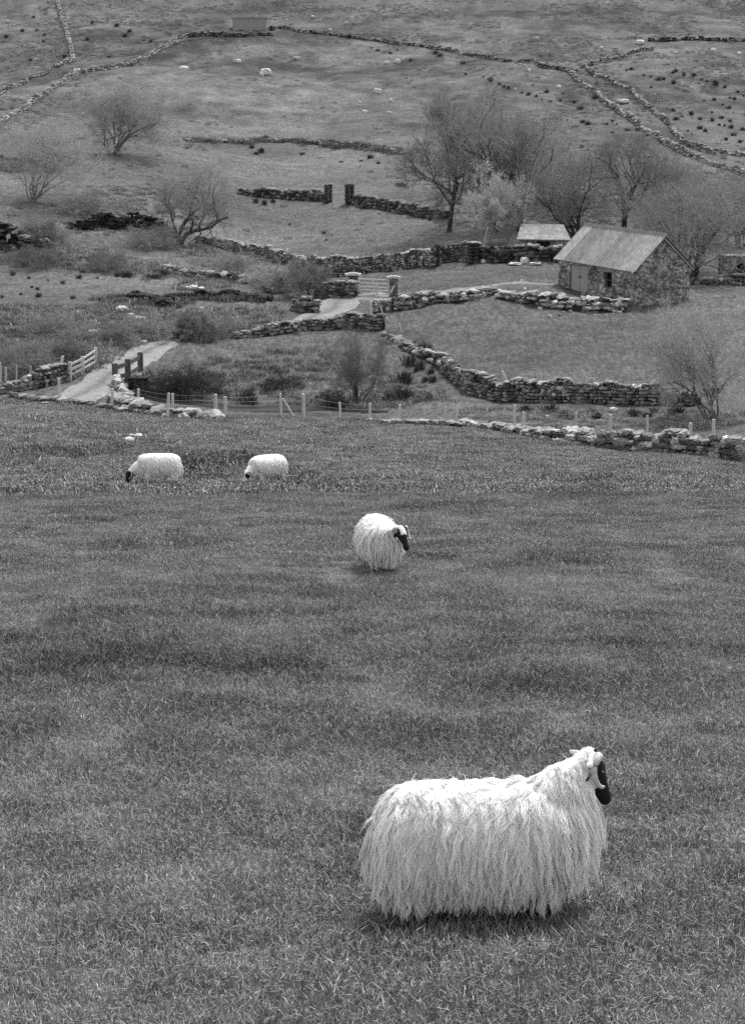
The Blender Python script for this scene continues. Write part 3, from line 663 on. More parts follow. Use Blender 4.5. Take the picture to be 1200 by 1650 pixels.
for s0, s1, ec in ((.003, T, eC), (LB - T, LB - .003, ez(LB))):
    P = [Lp(s, t, z) for s in (s0, s1) for t, z in ((T, low), (LC + .003, low), (LC + .003, ec), (LC / 2, rz_(s)), (T, ez(s) + (rz_(s) - ez(s)) * T / (LC / 2)))]
    b = len(mb.t); mb.add(P, [(0, 1, 2, 3), (8, 7, 6, 5), (0, 5, 6, 1), (1, 6, 7, 2), (2, 7, 8, 3), (3, 8, 9, 4), (4, 9, 5, 0)], [(0, 3, 4), (5, 9, 8)])
    mb.hexa([Lp(s0, .003, low), Lp(s0, T, low), Lp(s1, T, low), Lp(s1, .003, low), Lp(s0, .003, ez(s0)), Lp(s0, T, ez(s0) + (rz_(s0) - ez(s0)) * T / (LC / 2)), Lp(s1, T, ez(s1) + (rz_(s1) - ez(s1)) * T / (LC / 2)), Lp(s1, .003, ez(s1))]) if s0 > 1 else mb.hexa([Lp(s0, .003, ez(s0)-.01), Lp(s0, T, ez(s0)-.01), Lp(s1, T, ez(s1)-.01), Lp(s1, .003, ez(s1)-.01), Lp(s0, .003, ez(s0)), Lp(s0, T, ez(s0) + (rz_(s0) - ez(s0)) * T / (LC / 2)), Lp(s1, T, ez(s1) + (rz_(s1) - ez(s1)) * T / (LC / 2)), Lp(s1, .003, ez(s1))])
mb.build('wall', M['stonewall'], sh)
# quoins and rough facing stones, so that the faces are not flat
def facing(name, s0, s1, t0, t1, zl, zh, nrm, num, lo, hi):
    a = rng.random(num); z = rng.random(num)
    PP = []; 
    for i in range(num):
        s_, t_ = s0 + (s1 - s0) * a[i], t0 + (t1 - t0) * a[i]
        top = zh(s_, t_); bot = zl(s_, t_); PP.append(Lp(s_, t_, bot + (top - bot) * z[i]) + nrm * .01)
    w = rng.uniform(.12, .3, num)
    ang = math.atan2((ex if abs(s1 - s0) > .1 else ey)[1], (ex if abs(s1 - s0) > .1 else ey)[0])
    V, f, t = stones(np.array(PP), np.stack([w, np.full(num, .14), w * rng.uniform(.4, .75, num)], -1), np.full(num, ang), lo + (hi - lo) * rng.random(num) ** 1.4, 1, .15, .35)
    mesh_np(name, V, f, M['stone'], sh, {'tone': t})
def gtop(s, t): return (eA + (rA - eA) * t / (LC / 2) if t < LC / 2 else rA + (eC - rA) * (t - LC / 2) / (LC / 2)) - .15
facing('gable_cladding', 0, 0, .1, LC - .1, lambda s, t: gl(s, t), gtop, -ex, 60, .12, .5)
for q0, q1 in ((0.05, W0 - .12), (W1 + .12, D0 - .15), (D1 + .1, LB - .05)):
    facing('front_cladding', q0, q1, 0, 0, lambda s, t: gl(s, t), lambda s, t: ez(s) - .15, -ey, int((q1 - q0) * 6) + 3, .08, .36)
# corrugated roof, two slopes
def roof_slope(back):
    nc, OH = int((LB + .5) / .04), .25
    s = np.linspace(-OH, LB + OH, nc); V = []
    for fr in (0, .33, .66, 1):
        w = np.sin(s * 2 * math.pi / .32) * .016
        t_e = (-.22, LC + .22)[back]
        t_ = t_e + (LC / 2 - t_e) * fr; e_ = ez(s) if not back else ez(s) + (eC - eA)
        zz = e_ - .06 + (rz_(s) + .10 - e_ + .06) * fr
        V.append(ex * s[:, None] + ey * np.full((nc, 1), t_) + np.stack([s * 0, s * 0, zz + w + .05], -1))
    V = np.stack(V); lower = V - [0, 0, .03]
    ids = np.arange(4 * nc).reshape(4, nc); q = np.stack([ids[:-1, :-1], ids[:-1, 1:], ids[1:, 1:], ids[1:, :-1]], -1).reshape(-1, 4)
    ed = np.concatenate([np.stack([ids[0, :-1], ids[0, 1:], ids[0, 1:] + 4 * nc, ids[0, :-1] + 4 * nc], -1), np.stack([ids[:-1, 0], ids[1:, 0], ids[1:, 0] + 4 * nc, ids[:-1, 0] + 4 * nc], -1), np.stack([ids[:-1, -1], ids[1:, -1], ids[1:, -1] + 4 * nc, ids[:-1, -1] + 4 * nc], -1)])
    sheet = (np.floor((s + OH) / .75).astype(int)); tn = np.random.default_rng(5 + back).uniform(.68, 1.2, 40)[sheet]
    return mesh_np('roof_slope', np.concatenate([V.reshape(-1, 3), lower.reshape(-1, 3)]), [np.concatenate([q, q[:, ::-1] + 4 * nc, ed])], M['roofm'], sh, {'tone': np.tile(tn, 8)})
M['roofm'] = mat('roof_iron', .16, .225, 1.4, rough=.55, attr='tone', extra=lambda N, L, tc, o: mulnoise(N, L, tc, o, 2.2, .72, 1.2, stretch=(2.5, 1, .6)))
roof_slope(0); roof_slope(1)
mb = MB(); mb.bar(Lp(-.27, LC / 2, rz_(-.27) + .17), Lp(LB + .27, LC / 2, rz_(LB + .27) + .17), .22, .05, taper=1); mb.build('ridge_cap', M['rust'], sh)
# barge boards on the near gable
for t0, t1, za, zb in ((-.24, LC / 2, eA - .12, rA + .0), (LC + .24, LC / 2, eC - .12, rA + .0)):
    mb = MB(); mb.bar(Lp(-.06, t0, za), Lp(-.06, t1, zb), .05, .16); mb.build('barge_board', M['post'], sh)
dr = MB(); dm = (D0 + D1) / 2
door = None
for a, b in ((D0 + .04, dm - .015), (dm + .015, D1 - .04)):
    d_ = MB(); np_ = 5
    for i in range(np_):
        q0, q1 = a + (b - a) * i / np_ + .006, a + (b - a) * (i + 1) / np_ - .006
        d_.hexa([Lp(q0, .1, dz + .04), Lp(q1, .1, dz + .04), Lp(q1, .15, dz + .04), Lp(q0, .15, dz + .04), Lp(q0, .1, dtop - .03), Lp(q1, .1, dtop - .03), Lp(q1, .15, dtop - .03), Lp(q0, .15, dtop - .03)])
    door = d_.build('door', M['plank'], sh)
    h_ = MB(); hc = (dm + (-.1 if a < dm else .1)); h_.bar(Lp(hc, .07, dz + .85), Lp(hc, .07, dz + 1.0), .03); h_.build('handle', M['dark'], door)
wf = MB()
for a, b, c, d_ in ((W0, W0 + .06, wz0, wz1), (W1 - .06, W1, wz0, wz1), (W0 + .06, W1 - .06, wz0, wz0 + .06), (W0 + .06, W1 - .06, wz1 - .06, wz1), (W0 + .06, W1 - .06, (wz0 + wz1) / 2 - .02, (wz0 + wz1) / 2 + .02)):
    wf.hexa([Lp(a, .14, c), Lp(b, .14, c), Lp(b, .2, c), Lp(a, .2, c), Lp(a, .14, d_), Lp(b, .14, d_), Lp(b, .2, d_), Lp(a, .2, d_)])
win = wf.build('window', M['darkwood'], sh)
wp = MB(); wp.hexa([Lp(W0, .205, wz0), Lp(W1, .205, wz0), Lp(W1, .22, wz0), Lp(W0, .22, wz0), Lp(W0, .205, wz1), Lp(W1, .205, wz1), Lp(W1, .22, wz1), Lp(W0, .22, wz1)]); wp.build('pane', M['water'], win)
ln = MB(); ln.hexa([Lp(W0 - .2, -.04, wz1 + .003), Lp(W1 + .2, -.04, wz1 + .003), Lp(W1 + .2, .06, wz1 + .003), Lp(W0 - .2, .06, wz1 + .003), Lp(W0 - .2, -.04, wz1 + .16), Lp(W1 + .2, -.04, wz1 + .16), Lp(W1 + .2, .06, wz1 + .16), Lp(W0 - .2, .06, wz1 + .16)]); ln.build('lintel', M['concrete'], sh)

# low outbuilding behind, and the pale tank high on the hill
p = at(872, 398); ob = thing('outbuilding', p, 'low outbuilding with pale sagging sheet roof behind the yard wall', 'outbuilding')
k = ppm(p); w_, h_ = 86 / k, 26 / k
mb = MB(); mb.box((0, 0, -.6), w_ * .86, 2.6, .6 + h_ * .55); mb.build('wall', M['stonewall'], ob)
mb = MB(); mb.hexa([(-w_ * .5, -1.6, h_ * .50), (w_ * .5, -1.6, h_ * .46), (w_ * .44, 1.4, h_ * 1.25), (-w_ * .36, 1.4, h_ * 1.3), (-w_ * .5, -1.6, h_ * .56), (w_ * .5, -1.6, h_ * .52), (w_ * .44, 1.4, h_ * 1.31), (-w_ * .36, 1.4, h_ * 1.36)]); mb.build('roof', M['oldroof'], ob)
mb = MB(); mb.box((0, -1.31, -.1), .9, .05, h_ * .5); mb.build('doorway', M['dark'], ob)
p = at(403, 46); k = ppm(p); tk = thing('water_tank', p, 'pale rectangular concrete tank at the top of the hill field', 'tank')
mb = MB(); mb.box((0, 0, -.5), 54 / k, 3.2, .5 + 15 / k); mb.build('tank_wall', M['concrete'], tk)
mb = MB(); mb.box((0, 0, 15 / k + .003), 57 / k, 3.5, .2); mb.build('lid', M['concrete'], tk)
p = at(1190, 448); k = ppm(p); rb = thing('ruined_hut', p, 'dark ruined hut half hidden by bushes at the right edge', 'hut')
mb = MB(); w_ = 60 / k; h_ = 40 / k
mb.box((-w_ * .32, 0, -.5), w_ * .36, 2, .5 + h_ * .9); mb.box((w_ * .36, 0, -.5), w_ * .3, 2, .5 + h_ * .8); mb.box((0.02, .003, h_ * .62), w_ * 1.0, 1.9, h_ * .3); mb.build('wall', M['stonewall'], rb)
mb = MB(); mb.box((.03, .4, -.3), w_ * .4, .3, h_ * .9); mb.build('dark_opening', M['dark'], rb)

# ------------------------------------------------------------------ bare trees
def grow(seed, w, h, stems=1, fork=.25, levels=4, kids=(7, 7, 7, 6), spread=.95, r0=.14, bend=.18, up=.045, maxtwigs=30000, openness=(.3, 1)):
    g_ = np.random.default_rng(seed)
    ang = g_.random(stems) * 6.28; tilt = (g_.uniform(.05, .45, stems) * spread if stems > 1 else g_.uniform(0, .03, stems))
    Dv = np.stack([np.cos(ang) * np.sin(tilt), np.sin(ang) * np.sin(tilt), np.cos(tilt)], -1)
    P0 = np.stack([np.cos(ang) * .12 * (stems > 1), np.sin(ang) * .12 * (stems > 1), np.full(stems, -.3)], -1)
    Ln = np.full(stems, h * .72) * g_.uniform(.75, 1.1, stems); Ra = np.full(stems, r0) * g_.uniform(.6, 1.1, stems)
    out = []
    for lv in range(levels + 1):
        ns = (7, 6, 5, 4, 2, 2)[lv]; B = len(P0)
        P = np.zeros((B, ns + 1, 3)); P[:, 0] = P0; d = Dv.copy(); dirs = [d]
        for i in range(ns):
            d = d + g_.normal(0, bend * (.4 if lv == 0 and stems == 1 else 1 + .25 * lv), (B, 3)) + np.array([0, 0, up * (1 + lv * .3)]); d /= np.linalg.norm(d, axis=1, keepdims=True)
            P[:, i + 1] = P[:, i] + d * (Ln / ns)[:, None]; dirs.append(d)
        Rr = Ra[:, None] * np.linspace(1, .35 if lv < levels else .4, ns + 1)[None]
        out.append((P, Rr, lv))
        if lv == levels: break
        kc = kids[min(lv, len(kids) - 1)]
        if B * kc > maxtwigs: kc = max(2, int(maxtwigs / B))
        bi = np.repeat(np.arange(B), kc)
        t = g_.uniform(fork if lv == 0 else openness[0], 1, len(bi)); f_ = t * ns; i0 = np.minimum(f_.astype(int), ns - 1); fr = (f_ - i0)[:, None]
        P0 = P[bi, i0] * (1 - fr) + P[bi, i0 + 1] * fr
        pd = np.stack(dirs, 1)[bi, i0 + 1]
        rv = g_.normal(0, 1, pd.shape); rv -= (rv * pd).sum(1, keepdims=True) * pd; rv /= np.linalg.norm(rv, axis=1, keepdims=True)
        a = g_.uniform(.35, .95, len(bi))[:, None] * spread
        Dv = pd * np.cos(a) + rv * np.sin(a)
        Ln = Ln[bi] * g_.uniform(.46, .8, len(bi)) * (1.1 - .4 * t) ; Ra = np.maximum((Rr[bi, i0] * g_.uniform(.42, .66, len(bi))), .0055)
    # fit to the wanted spread and height
    al = np.concatenate([P.reshape(-1, 3) for P, _, _ in out])
    cx, cy = np.median(al[:, 0]), np.median(al[:, 1])
    sx = w / (np.percentile(al[:, 0], 99) - np.percentile(al[:, 0], 1)); sy = w / (np.percentile(al[:, 1], 99) - np.percentile(al[:, 1], 1)); sz = h / np.percentile(al[:, 2], 99.5)
    return [(P * [sx, sy, sz], Rr, lv) for P, Rr, lv in out]
def tree(px, py, wpx, hpx, label, seed, name='bare_tree', cat='tree', tones=(1, 1.5), group='bare trees around the farm', twig=1.0, dx=0, sink=0, **kw):
    p = at(px, py); k = ppm(p)
    sk = grow(seed, wpx / k, hpx / k, **kw)
    root = thing(name, p, label, cat, group)
    L0 = max(lv for _, _, lv in sk)
    for nm, lo, hi, tn in (('trunk', 0, 1, tones[0] * 1.35), ('crown', 2, 9, tones[1] * 2.2)):
        Vs, Qs, n0 = [], [], 0
        for P, Rr, lv in sk:
            if not lo <= lv <= hi: continue
            V, q = tubes(P, Rr * (twig if lv >= 2 else 1), 6 if lv == 0 else 4 if lv == 1 else 3)
            Vs.append(V); Qs.append(q + n0); n0 += len(V)
        V = np.concatenate(Vs)
        mesh_np(nm, V, np.concatenate(Qs), M['bark'], root, {'tone': np.full(len(V), tn)}, smooth=True)
    return root
tree(180, 248, 200, 124, 'grey many stemmed bare willow alone on the left slope', 11, stems=9, fork=.15, spread=1.0, r0=.09, tones=(2.0, 2.5), twig=1.2, kids=(6, 7, 7, 6))
tree(50, 325, 190, 135, 'hazy pale bush spreading at the left edge under the winding wall', 12, stems=9, fork=.1, spread=1.1, r0=.07, tones=(2.4, 3.2), twig=1.0, kids=(6, 7, 7, 6))
tree(287, 392, 130, 118, 'small twisted hawthorn with dark split trunk beside the farmyard wall', 13, stems=3, fork=.2, spread=1.25, r0=.2, bend=.3, tones=(.9, 2.0), twig=1.1)
tree(722, 374, 185, 222, 'large dark trunked ash standing at the corner of the yard wall', 64, stems=1, kids=(13, 10, 9, 9), fork=.3, spread=.95, r0=.28, tones=(.7, 1.7), twig=1.25, maxtwigs=44000)
tree(785, 392, 105, 128, 'slim pale birch in front of the large ash', 15, stems=5, fork=.2, spread=.8, r0=.13, tones=(6, 4.6), twig=1.35)
tree(836, 372, 225, 232, 'tallest bare ash with two dark stems behind the outbuilding', 16, stems=4, fork=.3, spread=.85, r0=.2, tones=(.8, 2.1), twig=1.25, maxtwigs=44000)
tree(930, 384, 140, 135, 'multi stemmed dark tree just left of the shed roof', 17, stems=6, fork=.2, spread=1.1, r0=.15, tones=(.7, 2.0), twig=1.1)
tree(1006, 372, 170, 158, 'dark trunked tree rising directly behind the shed roof', 18, stems=3, fork=.3, spread=1.1, r0=.2, tones=(.55, 1.6), twig=1.2)
tree(1112, 446, 215, 168, 'broad rounded leafless bush behind the right end of the shed', 19, stems=8, fork=.12, spread=1.2, r0=.12, tones=(.9, 2.4), twig=1.1, maxtwigs=44000)
tree(1190, 400, 130, 120, 'grey thicket tree at the right edge beyond the ruined hut', 29, stems=6, fork=.12, spread=1.1, r0=.1, tones=(1.2, 2.4), twig=1.1)
tree(1150, 676, 175, 185, 'pale feathery willow at the right edge beside the white boulder', 20, stems=7, fork=.15, spread=.95, r0=.08, tones=(1.0, 3.4), twig=.85)
tree(815, 392, 70, 95, 'slim pale sapling right of the birch beside the outbuilding', 41, stems=5, fork=.2, spread=.8, r0=.06, tones=(3.8, 3.4))
tree(790, 374, 150, 190, 'hazy bare ash between the corner ash and the tallest one', 65, stems=3, fork=.25, spread=.9, r0=.14, tones=(1.2, 2.2), twig=1.15, maxtwigs=44000)
tree(1050, 415, 90, 90, 'pale low thicket touching the back of the shed roof', 42, stems=7, fork=.12, spread=1.2, r0=.06, tones=(1.6, 2.4))
tree(1075, 330, 190, 80, 'wide grey scrub on the slope above the shed by the lane', 43, stems=8, fork=.12, spread=1.2, r0=.06, tones=(1.6, 2.2))
tree(575, 650, 115, 122, 'thin dark bare bush beside the stream below the track bend', 21, stems=6, fork=.12, spread=1.1, r0=.045, tones=(.8, 1.3), twig=.6, maxtwigs=12000, name='bare_bush', cat='bush')
tree(495, 480, 70, 60, 'grey leafless shrub above the crumbling pile at the track bend', 22, stems=6, fork=.1, spread=1.2, r0=.05, tones=(1, 2.0), name='bare_bush', cat='bush', group='bushes along the track')
tree(440, 472, 80, 45, 'pale brush of twigs between the slabs and the track bend', 23, stems=8, fork=.1, spread=1.3, r0=.04, tones=(2, 3.4), name='bare_bush', cat='bush', group='bushes along the track')
tree(315, 545, 60, 40, 'dark low twiggy bush where the track passes behind the bank', 24, stems=8, fork=.1, spread=1.3, r0=.04, tones=(1, 1.4), name='bare_bush', cat='bush', group='bushes along the track')
tree(765, 310, 170, 125, 'grey bare tree in the gap between the two big ashes', 25, stems=5, fork=.2, spread=1, r0=.12, tones=(1.2, 2.4))
tree(905, 325, 190, 105, 'hazy tree on the slope behind the trees by the shed', 26, stems=6, fork=.15, spread=1.1, r0=.1, tones=(1.2, 2.3))
for x, y, w, h, lab, sd, tt_ in [(35, 600, 120, 55, 'grey scrub on the rough bank behind the low left wall', 51, 2.0), (115, 585, 90, 45, 'grey scrub above the rail gate by the track', 52, 1.7), (80, 545, 120, 45, 'mottled scrub high on the rough left bank', 53, 2.2), (185, 552, 90, 40, 'scrub on the bank above the track bend at the bridge', 54, 1.8), (255, 540, 110, 38, 'pale scrub where the track passes out of sight', 55, 2.4), (350, 536, 110, 32, 'low scrub below the undercut turf bank', 56, 2.0),
                            (60, 425, 110, 32, 'dark scrub below the boulder bank at the left edge', 57, 1.3), (170, 440, 110, 36, 'scrub on the rough ground left of the flat slabs', 58, 1.5), (240, 400, 120, 40, 'pale scrub beneath the overgrown terrace wall', 59, 2.2), (370, 440, 120, 36, 'pale dead grass scrub under the farmyard wall', 60, 2.6), (150, 345, 120, 45, 'hazy scrub above the overgrown terrace wall', 61, 2.4), (70, 385, 90, 40, 'twiggy scrub behind the boulder bank at left', 62, 2.0)]:
    tree(x, y, w, h, lab, sd, name='scrub_bush', cat='scrub', group='scrub on the rough banks', stems=14, fork=.05, spread=1.4, r0=.03, bend=.3, up=.0, tones=(1.2, tt_), levels=3, kids=(8, 8, 7), maxtwigs=7000)
for x, y, w, h, lab, sd in [(250, 640, 100, 46, 'dark bramble thicket beside the bridge opening', 31), (295, 640, 110, 50, 'dark bramble thicket in the middle of the stream bank', 32), (335, 636, 100, 38, 'dark bramble thicket at the right of the stream bank', 33), (390, 648, 60, 26, 'low dark bramble over the pool', 34), (455, 622, 70, 28, 'dark thorny hollow bush left of the bare stream bush', 35),
                            (540, 655, 80, 30, 'tangle of dark stems at the foot of the bare stream bush', 36)]:
    tree(x, y, w, h, lab, sd, name='bramble_thicket', cat='bramble', group='brambles on the stream bank', stems=12, fork=.05, spread=1.5, r0=.03, bend=.35, up=-.02, tones=(.4, .36), twig=1.2, levels=3, kids=(7, 7, 6), maxtwigs=5000)

# ------------------------------------------------------------------ rush clumps: copies of a few clumps
def clump_mesh(seed, nb=70, rr=.22, hh=.55, wd=.02):
    g_ = np.random.default_rng(seed)
    a = g_.random(nb) * 6.28; r = np.sqrt(g_.random(nb)) * rr
    P0 = np.stack([np.cos(a) * r, np.sin(a) * r, np.full(nb, -.05)], -1)
    lean = (r / rr * .55 + g_.normal(0, .15, nb)); L_ = hh * g_.uniform(.6, 1.1, nb)
    tip = P0 + np.stack([np.cos(a) * np.sin(lean), np.sin(a) * np.sin(lean), np.cos(lean)], -1) * L_[:, None]
    mid = (P0 + tip) / 2 + np.array([0, 0, .04]); sd = np.stack([-np.sin(a + g_.normal(0, 1, nb)), np.cos(a), a * 0], -1) * wd
    V = np.stack([P0 - sd, P0 + sd, mid + sd * .8, mid - sd * .8, tip], 1).reshape(-1, 3)
    b = np.arange(nb)[:, None] * 5
    return V, b + np.array([0, 1, 2, 3]), b + np.array([3, 2, 4]), np.repeat(g_.uniform(.6, 1.5, nb), 5)
RM = []
for i in range(5):
    V, q, t, tn = clump_mesh(50 + i)
    o = mesh_np('rush_clump', V, [q, t], M['rush'], attrs={'tone': tn}); RM.append(o.data); bpy.data.objects.remove(o)
def rushes(label, group, pts, wpx=10, hpx=7):
    for x, y in pts:
        p = at(x + rng.uniform(-4, 4), y + 3 + rng.uniform(-2.5, 2.5)); k = ppm(p)
        o = bpy.data.objects.new('rush_clump', RM[rng.integers(5)]); COL.objects.link(o); o.location = p.tolist()
        s = rng.uniform(.5, 1.45); o.scale = (wpx * s / k / .75, wpx * s / k / .75, hpx * s * .8 / k / .5); o.rotation_euler[2] = rng.random() * 6.28
        tag(o, label, 'rush clump', group)
rushes('small dark rush clump on the slope just left of the stony lane', 'rushes left of the stony lane', [(914, 192), (934, 195), (945, 198), (985, 195), (995, 200), (984, 210), (1025, 209), (1042, 216), (958, 155), (923, 131), (950, 205), (975, 200), (1008, 210), (935, 235), (945, 240)])
rushes('dark rush clump in the open pasture right of the short pale hill wall', 'rushes in the upper right pasture', [(1008, 112), (1018, 112), (1040, 120), (1050, 122), (1058, 125), (1068, 127), (1083, 133), (1047, 140)])
rushes('rush clump in the curved line crossing the far right pasture', 'curved line of rushes at far right', [(1080, 113), (1092, 115), (1103, 117), (1115, 120), (1130, 126), (1138, 129), (1147, 131), (1155, 135), (1165, 139), (1188, 148), (1172, 155), (1183, 160), (1195, 152)])
rushes('dark rush clump scattered on the right slope below the curved line of rushes', 'rushes on the right slope', [(1136, 159), (1149, 160), (1160, 168), (1172, 173), (1147, 178), (1162, 188), (1175, 192), (1158, 200), (1168, 202), (1178, 204), (1192, 207), (1080, 175), (1100, 185), (1110, 180), (1105, 210), (1115, 212), (1135, 208), (1125, 205), (1180, 218), (1170, 222), (1190, 226), (1090, 190), (1145, 190), (1130, 192)])
rushes('rush clump in the line running along the slope above the tall bare trees', 'rushes above the tall trees', [(800, 136), (812, 138), (822, 140), (838, 145), (848, 148), (866, 153), (875, 156), (888, 160), (900, 162), (912, 163), (925, 164), (930, 172), (880, 145), (905, 150), (790, 128), (783, 124)])
rushes('dark low rush clump on the terrace above the two stone pillars', 'rushes on the middle terrace', [(425, 222), (480, 224), (515, 225), (530, 228), (545, 228), (560, 230), (575, 232), (405, 234), (425, 243), (412, 245), (546, 257), (582, 256), (595, 254), (609, 263), (640, 296), (652, 298), (485, 248)], 16, 8)
rushes('dark round rush clump in the grass between pillars and long farmyard wall', 'rushes in the field below the pillars', [(463, 358), (527, 384), (518, 372), (425, 325), (443, 325), (415, 326), (692, 352), (705, 345)], 12, 10)
rushes('dark clump on the rough hill beside the straight wall at top left', 'heather clumps at the top left', [(77, 4), (37, 47), (55, 25), (72, 52), (72, 63), (100, 90), (50, 97), (10, 55), (150, 35), (190, 42), (170, 32), (210, 46), (230, 62), (242, 66), (180, 88), (200, 56), (60, 45), (140, 60)], 9, 6)
rushes('dark small rush clump dotted on the pale strip at lower left', 'rushes on the pale strip', [(8, 474), (33, 474), (64, 478), (98, 453), (130, 448), (62, 462), (45, 448), (55, 463), (80, 450), (25, 440), (122, 478), (160, 445), (185, 445)], 10, 9)
rushes('dark rush clump near the broken wall along the top of the hill field', 'rushes by the hilltop wall', [(600, 77), (612, 80), (630, 82), (640, 80), (700, 86), (705, 88), (722, 78), (735, 80), (747, 100), (747, 115), (780, 122), (660, 97), (560, 58), (440, 45), (455, 45)], 11, 6)
rushes('tall dark gorse clump on the bank beside the tumbled climbing wall', 'gorse clumps by the tumbled wall', [(650, 606), (683, 612), (697, 612), (668, 598), (648, 614), (690, 600), (675, 590), (660, 585), (685, 565)], 26, 20)
rushes('bushy rush tussock at the stream edge right of the bare bush', 'tussocks by the stream', [(630, 640), (655, 638), (645, 634), (672, 642), (690, 640), (1040, 668), (1050, 663), (885, 662), (910, 668), (1085, 662), (1020, 665), (850, 660), (960, 668)], 28, 14)
rushes('dark heather tuft on the rough ground above the pale strip', 'heather above the pale strip', [(125, 412), (165, 432), (180, 430), (200, 442), (240, 446), (255, 444), (150, 420), (225, 425), (95, 420), (210, 415), (130, 436), (265, 440), (70, 418), (110, 428), (190, 418)], 22, 11)

# ------------------------------------------------------------------ grass: instanced tufts (stuff)
def tuft(seed, nb, rr, hh, wd):
    g_ = np.random.default_rng(seed)
    a = g_.random(nb) * 6.28; r = np.sqrt(g_.random(nb)) * rr; ph = g_.random(nb) * 6.28
    P0 = np.stack([np.cos(a) * r, np.sin(a) * r, np.full(nb, -.01)], -1)
    L_ = hh * g_.uniform(.25, 1.0, nb) * np.where(g_.random(nb) < .08, 1.7, 1); l1 = np.abs(g_.normal(.3, .22, nb)); l2 = l1 + np.abs(g_.normal(.65, .5, nb))
    dv = lambda l: np.stack([np.cos(ph) * np.sin(l), np.sin(ph) * np.sin(l), np.cos(l)], -1)
    m1 = P0 + dv(l1) * (L_ * .5)[:, None]; tip = m1 + dv(l2) * (L_ * .5)[:, None]
    rot = ph + g_.normal(0, .9, nb) + math.pi / 2; sd = np.stack([np.cos(rot), np.sin(rot), rot * 0], -1) * (wd * g_.uniform(.6, 1.2, nb))[:, None]
    V = np.stack([P0 - sd, P0 + sd, m1 + sd * .8, m1 - sd * .8, tip], 1).reshape(-1, 3)
    b = np.arange(nb)[:, None] * 5
    sh_ = np.clip(g_.beta(1.6, 3.5, nb), 0, 1); sh_[g_.random(nb) < .08] = 1.15
    return V, b + np.array([0, 1, 2, 3]), b + np.array([3, 2, 4]), np.repeat(sh_, 5)
def scatter(name, label, cat, pts, rz, sc, tn, idx, protos):
    coll = bpy.data.collections.new(name + '_source')
    for o in protos: coll.objects.link(o)
    me = bpy.data.meshes.new(name); me.vertices.add(len(pts)); me.vertices.foreach_set('co', np.asarray(pts, np.float32).ravel())
    for nm, tp, arr in (('rotz', 'FLOAT', rz), ('scl', 'FLOAT', sc), ('tone', 'FLOAT', tn)):
        a = me.attributes.new(nm, tp, 'POINT'); a.data.foreach_set('value', np.asarray(arr, np.float32))
    a = me.attributes.new('idx', 'INT', 'POINT'); a.data.foreach_set('value', np.asarray(idx, np.int32))
    o = bpy.data.objects.new(name, me); COL.objects.link(o)
    ng = bpy.data.node_groups.new(name, 'GeometryNodeTree')
    ng.interface.new_socket('Geometry', in_out='INPUT', socket_type='NodeSocketGeometry'); ng.interface.new_socket('Geometry', in_out='OUTPUT', socket_type='NodeSocketGeometry')
    N, L = ng.nodes, ng.links
    gi, go = N.new('NodeGroupInput'), N.new('NodeGroupOutput')
    ci = N.new('GeometryNodeCollectionInfo'); ci.inputs['Collection'].default_value = coll; ci.inputs['Separate Children'].default_value = True; ci.inputs['Reset Children'].default_value = True
    ip = N.new('GeometryNodeInstanceOnPoints'); ip.inputs['Pick Instance'].default_value = True
    def na(nm, dt):
        x = N.new('GeometryNodeInputNamedAttribute'); x.data_type = dt; x.inputs['Name'].default_value = nm; return x.outputs['Attribute']
    cx = N.new('ShaderNodeCombineXYZ'); L.new(na('rotz', 'FLOAT'), cx.inputs[2])
    er = N.new('FunctionNodeEulerToRotation'); L.new(cx.outputs[0], er.inputs[0])
    L.new(gi.outputs[0], ip.inputs['Points']); L.new(ci.outputs[0], ip.inputs['Instance']); L.new(na('idx', 'INT'), ip.inputs['Instance Index'])
    L.new(er.outputs[0], ip.inputs['Rotation']); L.new(na('scl', 'FLOAT'), ip.inputs['Scale']); L.new(ip.outputs[0], go.inputs[0])
    md = o.modifiers.new('scatter', 'NODES'); md.node_group = ng
    return tag(o, label, cat, kind='stuff')
def proto(nm, seed, *a):
    V, q, t, sh_ = tuft(seed, *a); o = mesh_np(nm, V, [q, t], M['grass'], attrs={'shade': sh_}); COL.objects.unlink(o); return o
near = [proto('grass_tuft', 100 + i, 140, .17, .066, .0019) for i in range(6)] + [proto('grass_tuft', 120 + i, 190, .20, .05, .0034) for i in range(4)]
far_ = [proto('grass_tuft', 140 + i, 130, .42, .075, .012) for i in range(5)]
def field_points(y0, y1, dens):
    area = .235 * (y1 ** 2 - y0 ** 2); N_ = int(area * dens)
    y = np.sqrt(rng.uniform(y0 ** 2, y1 ** 2, N_)); x = y * rng.uniform(-.235, .235, N_)
    return x, y
xs, ysr, sc, ix = [], [], [], []
for y0, y1, dn, which in ((5.2, 13, 165, 0), (13, 22, 100, 0), (22, 36, 55, 1), (36, 60, 14, 2), (60, 94, 7, 2)):
    x, y = field_points(y0, y1, dn); xs.append(x); ysr.append(y)
    ix.append(rng.integers(0, 6, len(x)) if which == 0 else rng.integers(6, 10, len(x)) if which == 1 else rng.integers(10, 15, len(x)))
x, y, ix = np.concatenate(xs), np.concatenate(ysr), np.concatenate(ix)
z = ground(x, y); gx, gy = proj(x, y, z)
edge = np.interp(gx, [0, 100, 200, 350, 500, 740, 850, 1000, 1200], [642, 650, 662, 672, 675, 686, 700, 722, 742])
keep = (gy > edge - 3); x, y, z, ix, gx, gy = x[keep], y[keep], z[keep], ix[keep], gx[keep], gy[keep]
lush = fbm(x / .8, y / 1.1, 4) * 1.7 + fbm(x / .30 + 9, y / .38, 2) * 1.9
dk = np.zeros(len(x))  # dark grass patches; those by the hummock paint in its shaded slopes
